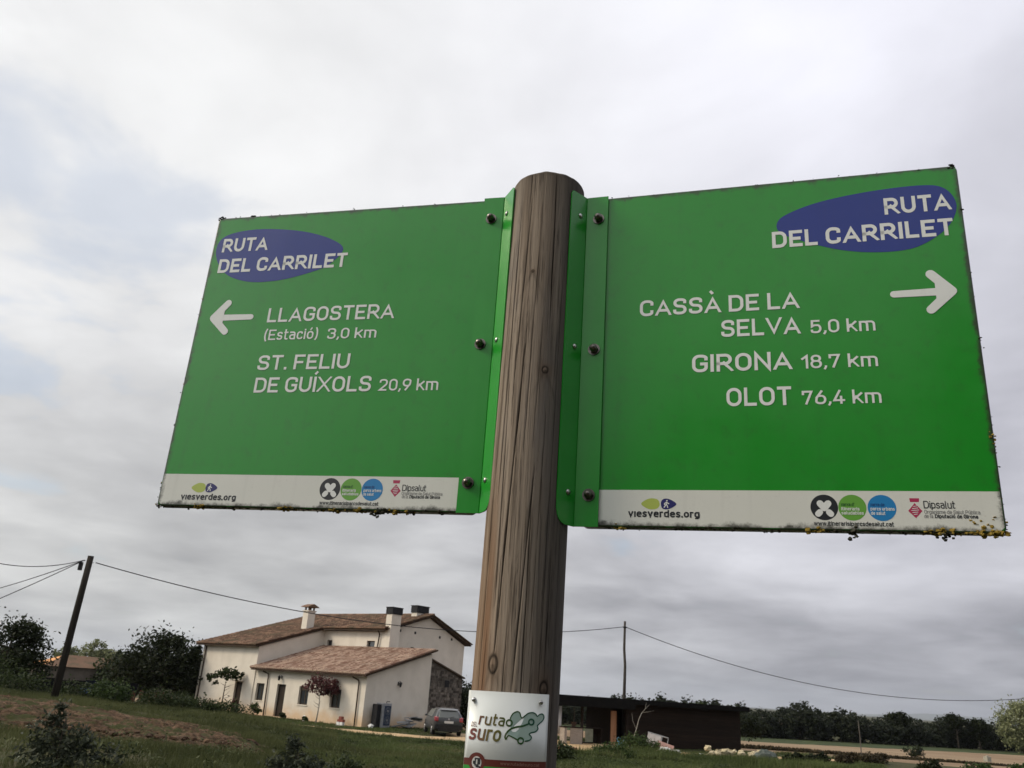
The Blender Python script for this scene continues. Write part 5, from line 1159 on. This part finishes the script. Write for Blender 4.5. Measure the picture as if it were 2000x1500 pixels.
    t0 = Vector((ax_tip, zc_)); sh_end = Vector((ax_tip + dr * .0915, zc_ - (.0005)))
    up_end = Vector((ax_tip + dr * .0345, zc_ + .0318)); dn_end = Vector((ax_tip + dr * .0395, zc_ - .0312)); head = Vector((ax_tip + dr * .007, zc_))
    def stroke(p, q, w0, w1, yy, nm='arrow'):
        d = (q - p).normalized(); nn = Vector((-d.y, d.x)); pts = cap_pts(q, d, w1) + cap_pts(p, -d, w0); return poly_obj(nm, pts, M_LETTER, S, yy)
    stroke(head + Vector((dr * .004, 0)), sh_end, .0068, .0058, YT, 'arrow_shaft'); stroke(head, up_end, .0078, .0075, YT - .00003, 'arrow_head'); stroke(head, dn_end, .0078, .0070, YT - .00006, 'arrow_head')
    tri = [(ax_tip + dr * .006, zc_ + .007), (ax_tip + dr * .030, zc_ + .017), (ax_tip + dr * .030, zc_ - .017), (ax_tip + dr * .006, zc_ - .007)]
    poly_obj('arrow_head', tri, M_LETTER, S, YT - .00009)
    # logos on the white band
    k0 = s2x
    if side < 0: L0 = dict(v0=.5800, v1=.4655, vb=.0125, vc=.0085, lx=.5450, nx=.5230, lz=.0355, c=(.2812, .2405, .2000), cz=.0372, w0=.2975, w1=.1850, wb=.0088, ex=.1560, ez=.0415, d0=.1440, d1=.1000, db=.0360, o0=.1440, o1=.0690, ob=.0290, b0=.1430, b1=.0730, bb=.0232, r=.0200)
    else: L0 = dict(v0=.0885, v1=.2010, vb=.0170, vc=.0090, lx=.1255, nx=.1495, lz=.0385, c=(.3860, .4257, .4667), cz=.0355, w0=.3700, w1=.4810, wb=.0078, ex=.5118, ez=.0370, d0=.5235, d1=.5652, db=.0355, o0=.5235, o1=.5970, ob=.0275, b0=.5230, b1=.5935, bb=.0212, r=.0197)
    X = lambda s: s2x(s) if side < 0 else s
    T('web_lettering', 'v\u0131esverdes.org', L0['v0'], L0['v1'], L0['vb'], .0118, M_BLACK, w=.20, track=.10)
    lx, nx_, lz = X(L0['lx']), X(L0['nx']), L0['lz']
    poly_obj('leaf_emblem', spline([(lx - .0165, lz), (lx - .004, lz + .0085), (lx + .009, lz + .0075), (lx + .013, lz), (lx + .009, lz - .0075), (lx - .004, lz - .0085)]), M_LIME, S, YO - .0001)
    poly_obj('leaf_emblem', spline([(nx_ - .009, lz), (nx_ - .006, lz + .0075), (nx_ + .004, lz + .0080), (nx_ + .0155, lz), (nx_ + .004, lz - .0080), (nx_ - .006, lz - .0075)]), M_NAVY, S, YO - .0002)
    mb = MB(); kk = 0
    for pts in ([(0, .0035), (-.0005, -.0005)], [(-.0005, -.0005), (-.0040, -.0060)], [(-.0005, -.0005), (.0012, -.0030), (.0020, -.0062)], [(-.0002, .0028), (-.0032, .0005), (-.0030, -.0018)], [(.0002, .0028), (.0025, .0008), (.0042, .0004)]):
        Lf_, Rt_ = ribbon([Vector(p_) for p_ in pts], .0016, False); kk += 1; n_ = len(Lf_)
        mb.add([(nx_ + p_.x, YT - .00004 * kk, lz + p_.y) for p_ in Lf_ + Rt_], [(i, i + n_, i + 1 + n_, i + 1) for i in range(n_ - 1)])
    mb.add([(nx_ + .0006, YT - .0003, lz + .0052)] + [(nx_ + .0006 + .0013 * math.cos(q), YT - .0003, lz + .0052 + .0013 * math.sin(q)) for q in [k_ * .785 for k_ in range(8)]], [(0, 1 + k_, 1 + (k_ + 1) % 8) for k_ in range(8)])
    mb.build('walker_emblem', M_LETTER, S)
    cz_ = L0['cz']; cs = [X(c_) for c_ in L0['c']]; r_ = L0['r']
    for i, (cx_, m_) in enumerate(zip(cs, (M_BLACK, M_LGREEN, M_SKY))): poly_obj('round_emblem', circle(cx_, cz_, r_), m_, S, YO - .00006 * (i + 1))
    # heart and two capsule ends inside the black disc
    q_ = r_ * .50; c0 = cs[0]; mb = MB()
    def capsule(p, q, w0, yy):
        d = (q - p).normalized(); pts = cap_pts(q, d, w0) + cap_pts(p, -d, w0); n_ = len(pts); mb.add([((p.x + q.x) / 2, yy, (p.y + q.y) / 2)] + [(a_, yy, b_) for a_, b_ in pts], [(0, 1 + i, 1 + (i + 1) % n_) for i in range(n_)])
    C = Vector((c0, cz_ - .0005)); w0 = r_ * .25
    capsule(C + Vector((-q_ * .58, q_ * .66)), C + Vector((0.0, q_ * -.06)), w0, YT); capsule(C + Vector((q_ * .58, q_ * .66)), C + Vector((0.0, q_ * -.06)), w0, YT - .00004)
    capsule(C + Vector((-q_ * .92, -q_ * .98)), C + Vector((-q_ * .66, -q_ * .70)), w0 * .92, YT - .00008); capsule(C + Vector((q_ * .92, -q_ * .98)), C + Vector((q_ * .66, -q_ * .70)), w0 * .92, YT - .00012)
    mb.build('heart_emblem', M_LETTER, S)
    def small(txt, cx_, x0_, x1_, z_, m_): text_obj('small_lettering', txt, cx_ + x0_ * r_, cx_ + x1_ * r_, cz_ + z_ * r_, r_ * .26, m_, S, YT - .0001, .17, .1)
    small("xarxa d'", cs[1], -.80, .15, .12, M_DKG); small('itineraris', cs[1], -.80, .50, -.22, M_LETTER); small('saludables', cs[1], -.80, .78, -.54, M_LETTER)
    small('xarxa de', cs[2], -.80, .18, .12, M_DKB); small('parcs urbans', cs[2], -.80, .88, -.20, M_LETTER); small('de salut', cs[2], -.80, .20, -.54, M_LETTER)
    T('web_lettering', 'www.itinerarisiparcsdesalut.cat', L0['w0'], L0['w1'], L0['wb'], .0066, M_BLACK, w=.17, track=.09)
    ex, ez = X(L0['ex']), L0['ez'] - .002
    d_ = .0096; poly_obj('shield_emblem', [(ex, ez + d_ * .85), (ex + d_, ez - .0035), (ex, ez - d_ * 1.5), (ex - d_, ez - .0035)], M_CRIM, S, YO - .0001)
    poly_obj('shield_emblem', [(ex - .0068, ez + .0155), (ex + .0068, ez + .0155), (ex + .0060, ez + .0098), (ex - .0060, ez + .0098)], M_CRIM, S, YO - .0001)
    mb = MB()
    for i in range(5):
        zz = ez - .0095 + i * .0030; hw_ = (d_ - abs(zz - (ez - .0035)) * .8) * .55; mb.add([(ex - hw_, YT, zz), (ex + hw_, YT, zz + .0010), (ex + hw_, YT, zz + .0019), (ex - hw_, YT, zz + .0009)], [(0, 1, 2, 3)])
    mb.build('shield_stripes', M_LETTER, S)
    T('name_lettering', 'Dipsalut', L0['d0'], L0['d1'], L0['db'], .0112, M_BLACK, w=.12, track=.10)
    T('small_lettering', 'Organisme de Salut P\u00fablica', L0['o0'], L0['o1'], L0['ob'], .0056, M_GREYP, w=.13, track=.09)
    k_ = .165; sm = L0['b0'] + (L0['b1'] - L0['b0']) * k_; T('small_lettering', 'de la', L0['b0'], sm, L0['bb'], .0056, M_GREYP, w=.13, track=.09); T('small_lettering', 'Diputaci\u00f3 de Girona', sm + (L0['b1'] - L0['b0']) * .035, L0['b1'], L0['bb'], .0056, M_BLACK, w=.20, track=.09)
    # lichen crusts and moss along the edges
    r = random.Random(5 if side < 0 else 6); mb = MB()
    outer = -1 if side < 0 else 1
    def crust(x, z, s, ty, ny=0):
        for _ in range(ny or r.randint(2, 5)):
            mb.blob((x + r.gauss(0, s * .9), r.uniform(-.001, .012), z + r.gauss(0, s * .40)), (s * r.uniform(.5, 1.2), s * .8, s * r.uniform(.35, .8)), 6, 4, .45, ty + r.uniform(-.12, .12), r)
    x0_, x1_ = (0.0, .58) if side < 0 else (.05, .629)
    for _ in range(150):
        x = r.uniform(x0_, x1_); big = r.random() < .05; crust(x, r.gauss(.0004, .0010), .0032 if big else r.uniform(.0010, .0022), .4)
    for cx_, w_, nn, ty in ([(.09, .014, 16, .82), (.265, .02, 18, .80), (.36, .03, 14, .80), (.41, .008, 12, .85), (.485, .03, 26, .85), (.455, .01, 8, .2)] if side < 0 else [(.075, .008, 8, .8), (.37, .014, 14, .85), (.425, .006, 8, .2), (.54, .02, 30, .82), (.60, .024, 60, .88), (.618, .007, 36, .88)]):
        for _ in range(nn): crust(min(cx_ + r.gauss(0, w_ * .5), SW), abs(r.gauss(0, .0030)) - .0008 if not (side > 0 and cx_ > .59) else abs(r.gauss(0, .009)) - .001, r.uniform(.0022, .0042), ty, 2)
    for cx_ in ((.44,) if side < 0 else (.425, .548)):
        for q in range(16): crust(cx_ + r.gauss(0, .0035), -.0095 * q / 16 + r.gauss(0, .0008), .0030, .25, 1)
    xe = 0.0 if side < 0 else SW
    for _ in range(34 if side < 0 else 26):
        z = r.random() ** (2.2 if side < 0 else 1.6) * .55; crust(xe - outer * abs(r.gauss(.0, .0015)), z, r.uniform(.0008, .0018), .4 if r.random() < .8 else .8)
    if side > 0:
        for _ in range(12): crust(xe - abs(r.gauss(0, .003)), .135 + r.gauss(0, .010), .0024, .86, 2)
    for _ in range(26): crust(r.uniform(.02, .6), SHH + r.gauss(-.0008, .0009), r.uniform(.0008, .0016), .4)
    for q in range(9): crust((.004 if side < 0 else SW - .006) + r.gauss(0, .003), SHH - .003 + r.gauss(0, .003), .0024, .4)
    if side < 0:
        crust(.012, .598, .0028, .4); crust(.145, .1335, .0030, .72, 2); crust(s2x(.006), .2850, .0045, .2, 6); crust(.08, SHH + .001, .004, .4)
    mb.build('lichen', M_LICHEN, S, kind='stuff')
    return S
UPV = Vector((.0037, -.0094, .9999)).normalized()
dL = Vector((-.9697, .2443, .0059)).normalized(); bL = Vector((-.0400, 1.3789, .2787 + EYE))
dR = Vector((.9556, -.2944, -.0063)).normalized(); bR = Vector((.1170, 1.3325, .2583 + EYE))
sign(-1, bL + dL * SW, -dL, 'left green sign pointing to Llagostera and St. Feliu de Guixols')
sign(1, bR, dR, 'right green sign pointing to Cassa de la Selva, Girona and Olot')

# ------------------------------------------------------------------ wooden post with checks, knots and weathering
PR = .0684; PC = Vector((.0385, 1.3554)); PTOP = .913 + EYE
def post():
    na = 540; z0 = 1.40; nz = 560
    za = np.linspace(0, z0, 30)[:-1]; zb_ = np.linspace(z0, PTOP, nz); Z = np.r_[za, zb_]; nz = len(Z)
    ph = np.linspace(-np.pi, np.pi, na, endpoint=False)           # 0 faces the camera, positive to the right
    P, ZZ = np.meshgrid(ph, Z); h = ZZ - EYE
    r = PR * (1 + .004 * np.sin(P * 3 + 1) + .003 * np.sin(P * 5 + ZZ * 2) + .004 * (vnoise(P * 2 + 20, ZZ * 3, 41) - .5)); dark = np.zeros_like(P); knot = np.zeros_like(P)
    R_ = np.random.default_rng(12)
    cr = [(7, 11, .60, .915, 1.3, 1), (-29, -38, .45, .86, .9, .7), (-48, -50, .28, .85, 1.1, .8), (-24, -21, .50, .66, .6, .5), (-23, -36, .05, .56, 1.5, 1), (2, -9, .0, .35, 1.1, .9), (1, 4, -.3, .28, 1.2, .9), (-45, -40, .1, .5, .9, .7), (14, 10, .05, .45, .7, .5),
          (-58, -62, .2, .8, .9, .6), (27, 25, -.1, .7, .9, .5), (38, 36, .2, .85, .8, .5), (-12, -15, .3, .75, .6, .5), (34, 33, .02, .22, 1.0, .9), (-36, -36, .05, .2, 1.0, .9), (-62, -60, -.2, .3, .9, .6), (-51, -53, -.2, .12, .8, .6), (-20, -22, -.2, .09, .7, .6), (48, 50, -.2, .5, .8, .5)]
    for _ in range(190):
        a = R_.uniform(-180, 180); zz = R_.uniform(-.4, .85); cr.append((a, a + R_.normal() * 2.5, zz, zz + R_.uniform(.05, .4), R_.uniform(.25, .6), R_.uniform(.25, .5)))
    for (a1, a0, h0, h1, wd, dp) in cr:                            # a0 at the foot, a1 at the top of the crack
        t = ((h - h0) / (h1 - h0)).clip(0, 1); cen = np.radians(a0 + (a1 - a0) * t) + .018 * (vnoise(h * 9 + a1, h * 0 + a1 * .1, 51) - .5) + .007 * (vnoise(h * 45 + a1, h * 0 + 3.3, 52) - .5)
        inside = ((h > h0) & (h < h1)); end = np.minimum(h - h0, h1 - h).clip(0, .07) / .07
        w_ = wd * .00075 / PR * (.35 + .65 * end) * (.6 + .8 * vnoise(h * 14 + a0, h * 0, 53)); d = np.abs((P - cen + np.pi) % (2 * np.pi) - np.pi)
        g = np.exp(-(d / w_) ** 2) * inside * dp * end ** .4; r -= .0036 * g; dark = np.maximum(dark, g)
    for (a, hk, rk, rz__) in ((8, .512, .0050, .0060), (-36, .036, .0075, .0125), (34, .006, .0070, .0100), (-20, .70, .003, .002)):
        da = (P - math.radians(a)) * PR; rr = np.sqrt((da / rk) ** 2 + ((h - hk) / rz__) ** 2); ring = np.exp(-((rr - 1) / .28) ** 2)
        dark = np.maximum(dark, ring * .9); knot = np.maximum(knot, np.exp(-(rr / 2.6) ** 2)); r += .0008 * np.exp(-(rr / 1.2) ** 2) - .001 * ring
        # grain sweeping round below the knot
        leg = np.exp(-((np.abs(da) - (hk - h) * .42) / .0035) ** 2) * ((h < hk) & (h > hk - .06)) * np.exp(-(hk - h) / .035); dark = np.maximum(dark, leg * .45)
    top = ((PTOP - ZZ) / .007).clip(0, 1); r -= (.0025 + .005 * vnoise(P * 6 + 9, P * 0 + 2.5, 63)) * (1 - top) ** 2; ZZ = ZZ - sstep(ZZ, PTOP - .05, PTOP) * (.003 * vnoise(P * 5 + 30, P * 0 + 7.5, 64) + .005 * dark); dark = np.maximum(dark, .8 * (1 - ((PTOP - ZZ) / .014).clip(0, 1)) * (vnoise(P * 9, ZZ * 60, 61)) * 1.4).clip(0, 1)
    lean = .0073 * h / .85
    X = PC.x + lean + r * np.sin(P + math.radians(1.7)); Y = PC.y - r * np.cos(P + math.radians(1.7))
    V = np.stack([X.ravel(), Y.ravel(), ZZ.ravel()], 1); i = np.arange(nz - 1)[:, None] * na + np.arange(na)[None]; j = np.arange(nz - 1)[:, None] * na + ((np.arange(na) + 1) % na)[None]
    Fq = np.stack([i, j, j + na, i + na], -1).reshape(-1, 4)
    # top disc
    ct = len(V); V = np.concatenate([V, [[PC.x + .0078, PC.y, PTOP - .001]]]); l0 = (nz - 1) * na; k_ = np.arange(na); cap = np.stack([l0 + k_, l0 + (k_ + 1) % na, np.full(na, ct), np.full(na, ct)], 1)
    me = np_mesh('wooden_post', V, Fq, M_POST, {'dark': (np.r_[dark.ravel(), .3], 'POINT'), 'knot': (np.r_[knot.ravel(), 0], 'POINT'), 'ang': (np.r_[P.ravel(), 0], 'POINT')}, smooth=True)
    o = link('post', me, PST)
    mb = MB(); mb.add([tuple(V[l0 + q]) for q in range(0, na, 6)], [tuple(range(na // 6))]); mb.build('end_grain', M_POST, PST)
def post_fn(T):
    P = T.obj; a = attr(T, 'ang'); sp = T.n('ShaderNodeSeparateXYZ'); T.l(P, sp.inputs[0]); z = sp.outputs[2]
    st = T.mapping(P, (1, 1, .035)); g1 = T.noise(st, 190, 5, .65); g2 = T.noise(T.mapping(P, (1, 1, .02)), 55, 4, .6, .3); g3 = T.noise(T.mapping(P, (1, 1, .12)), 22, 4, .6)
    c = T.mix(T.smooth(g2, .32, .68), (.160, .126, .096), (.290, .240, .190)); c = T.mix(T.math('MULTIPLY', T.smooth(g1, .48, .66), .75), c, (.060, .046, .036)); c = T.mix(T.math('MULTIPLY', T.smooth(g3, .50, .72), .45), c, (.19, .175, .165))
    # weathered grey with painted shade on the right, resinous brown low on the left
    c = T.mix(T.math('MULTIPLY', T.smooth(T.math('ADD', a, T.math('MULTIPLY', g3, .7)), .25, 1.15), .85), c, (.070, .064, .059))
    lo = T.math('MULTIPLY', T.smooth(T.math('ADD', z, T.math('MULTIPLY', g3, .25)), 2.15, 1.75), T.smooth(a, -.45, -.95)); c = T.mix(T.math('MULTIPLY', lo, .42), c, (.25, .145, .075))
    streak = T.math('MULTIPLY', T.smooth(T.math('ABSOLUTE', T.math('ADD', a, .92)), .16, .03), T.smooth(z, 2.0, 1.7)); c = T.mix(T.math('MULTIPLY', streak, .45), c, (.17, .075, .032))
    c = T.mix(T.math('MULTIPLY', T.smooth(z, 2.40, 2.53), .45), c, (.06, .05, .042))
    c = T.mix(T.math('MULTIPLY', attr(T, 'knot'), .45), c, (.12, .072, .045))
    c = T.mix(attr(T, 'dark'), c, (.010, .008, .006)); T.l(c, T.b.inputs['Base Color'])
    bump(T, T.math('SUBTRACT', g1, T.math('MULTIPLY', attr(T, 'dark'), .0)), .8, .003)
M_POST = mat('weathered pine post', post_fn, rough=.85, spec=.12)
PST = empty('wooden_post', (0, 0, 0), label='round weathered wooden post carrying the two green signs', cat='post')
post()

# ------------------------------------------------------------------ little route plate nailed to the post
def plate():
    az = math.radians(1.18); ex = Vector((math.cos(az), -math.sin(az), 0)); ey = Vector((math.sin(az), math.cos(az), 0)); org = ey * 1.390 + Vector((0, 0, EYE))
    S = empty('route_plate', mat=Matrix(((ex.x, ey.x, 0, org.x), (ex.y, ey.y, 0, org.y), (0, 0, 1, org.z), (0, 0, 0, 1))), label='small curved white plate with ruta del suro on the lower post', cat='sign')
    Rr = .110
    surf = lambda x, y, z: (x, -math.sqrt(max((Rr - y) ** 2 - x * x, 1e-6)), z)      # y: negative is proud of the plate
    def sheet(name, x0, x1, z0, z1, m_, y, zt=None, n=28, par=S):
        mb = MB(); V = []
        for i in range(n + 1):
            x = x0 + (x1 - x0) * i / n; a_, b_ = z0(x) if callable(z0) else z0, z1(x) if callable(z1) else z1; V += [surf(x, y, a_), surf(x, y, b_)]
        mb.add(V, [(2 * i, 2 * i + 2, 2 * i + 3, 2 * i + 1) for i in range(n)]); return mb.build(name, m_, par, smooth=True)
    m_pl = mat('route plate enamel', lambda T: (T.l(T.mix(T.smooth(T.noise(T.obj, 14, 4), .3, .7), (.52, .54, .52), (.58, .60, .58)), T.b.inputs['Base Color'])), rough=.28, metal=.25)
    top = lambda x: -.0018 + .010 * x; 
    o = sheet('plate', -.0590, .0600, -.1650, top, m_pl, 0); md = o.modifiers.new('s', 'SOLIDIFY'); md.thickness = .0016; md.offset = -1
    brown = mat('brown plate band', None, (.105, .022, .016), .35); green = mat('green plate foot', None, (.03, .26, .035), .35)
    b0 = lambda x: -.1022 + .010 * x; sheet('brown_band', -.0588, .0598, b0, lambda x: -.0928 + .012 * x, brown, -.0003); sheet('green_foot', -.0588, .0598, -.1648, lambda x: b0(x), green, -.00032)
    poly_obj('round_emblem', circle(-.0400, -.0975, .0122, 36), brown, S, -.0006, surf); poly_obj('round_emblem', circle(-.0400, -.0985, .0082, 30, .85), mat('emblem white', None, (.5, .5, .48), .4), S, -.0008, surf)
    mb = MB(); rr = random.Random(2)
    for i in range(5):
        for j in range(6):
            if rr.random() < .62: x = -.0452 + i * .0021; z = -.1048 + j * .0021; mb.add([surf(x, -.0010, z), surf(x + .0020, -.0010, z), surf(x + .0020, -.0010, z + .0020), surf(x, -.0010, z + .0020)], [(0, 1, 2, 3)])
    mb.build('emblem_print', M_BLACK, S)
    def grad_fn(T):
        sp = T.n('ShaderNodeSeparateXYZ'); T.l(T.obj, sp.inputs[0]); x = sp.outputs[0]
        c = T.mix(T.smooth(x, -.052, -.020), (.20, .055, .050), (.14, .12, .035)); c = T.mix(T.smooth(x, -.018, .006), c, (.035, .090, .022)); c = T.mix(T.smooth(x, .014, .044), c, (.015, .090, .060)); T.l(c, T.b.inputs['Base Color'])
    gm = mat('graded plate print', grad_fn, rough=.4)
    text_obj('route_lettering', 'ruta', -.0418, -.0042, -.0482, .0158, gm, S, -.0006, .145, .12, surf, .16)
    text_obj('route_lettering', 'suro', -.0545, -.0085, -.0692, .0205, gm, S, -.0006, .165, .10, surf, .16)
    text_obj('route_lettering', 'DEL', -.0522, -.0432, -.0512, .0062, gm, S, -.0006, .13, .16, surf, .2)
    text_obj('web_lettering', 'www.rutadelsuro.cat', -.0060, .0500, -.0990, .0042, mat('tan print', None, (.30, .17, .13), .4), S, -.0006, .13, .12, surf)
    out = [(.0044, -.0377), (.0053, -.0346), (.0082, -.03), (.014, -.0271), (.0177, -.0287), (.0192, -.0327), (.0213, -.0352), (.0252, -.0324), (.0306, -.0283), (.037, -.0272), (.0411, -.0289), (.0437, -.0317), (.0469, -.0293), (.051, -.0284), (.0536, -.032), (.0518, -.0373), (.0467, -.042), (.0445, -.0451), (.0455, -.0487), (.0424, -.0525), (.0361, -.0542), (.033, -.0566), (.0355, -.0587), (.0365, -.0615), (.0335, -.0646), (.0272, -.066)]
    s2 = [(.0314, -.0427), (.0228, -.0460), (.0126, -.0482), (.0055, -.0512), (.0006, -.0562), (-.0016, -.0615), (-.0002, -.0655)]; s3 = [(.0002, -.0655), (.0030, -.0600), (.0103, -.0621), (.0168, -.0650)]
    fillm = mat('pale teal print', None, (.36, .47, .42), .35)
    fo = spline(out + [(.0168, -.0650), (.0103, -.0621), (.0030, -.0600), (.0016, -.0560), (.0055, -.0512), (.0050, -.0450)], 4); mb = MB()
    mb.add([surf(q.x, -.00045, q.y) for q in fo], [tuple(range(len(fo)))]); mb.build('map_fill', fillm, S)
    mb = MB(); kk = 0
    def st_(pts, w_, closed=False):
        nonlocal kk
        q = spline(pts, 6, closed); kk += 1; Lf_, Rt_ = ribbon(q, w_, closed); n_ = len(q)
        mb.add([surf(p_.x, -.0006 - .00004 * kk, p_.y) for p_ in Lf_ + Rt_], [(i, i + n_, (i + 1) % n_ + n_, (i + 1) % n_) for i in range(n_ if closed else n_ - 1)])
    st_(out, .0017); st_(s2, .0024); st_(s3, .0017)
    for c_, r__ in (((.0033, -.0430), .0040), ((.0352, -.0400), .0037), ((.0212, -.0657), .0039)): st_(circle(c_[0], c_[1], r__, 12), .0022, True)
    mb.build('map_emblem', gm, S)
    for x, z in ((-.0505, -.0150), (.0480, -.0125)):
        mb = MB(); p = surf(x, 0, z); q = surf(x, -.0022, z); q2 = surf(x, -.0032, z); mb.tube([p, q, q2], [.0036, .0033, .0012], 12); mb.build('rivet', M_SCREW, S, smooth=True)
plate()

# ------------------------------------------------------------------ air
def haze():
    mb = MB(); mb.box((-23000, -4500, -12), (25000, 18000, 320)); m = bpy.data.materials.new('haze'); m.use_nodes = True; T = NT(m.node_tree)
    v = T.n('ShaderNodeVolumePrincipled'); v.inputs['Color'].default_value = (.80, .86, .95, 1); v.inputs['Density'].default_value = HAZE; v.inputs['Anisotropy'].default_value = .2
    o = T.n('ShaderNodeOutputMaterial'); T.l(v.outputs[0], o.inputs['Volume']); mb.build('haze', m, label='thin blue haze over the fields', kind='stuff')
HAZE = 6e-5
haze()
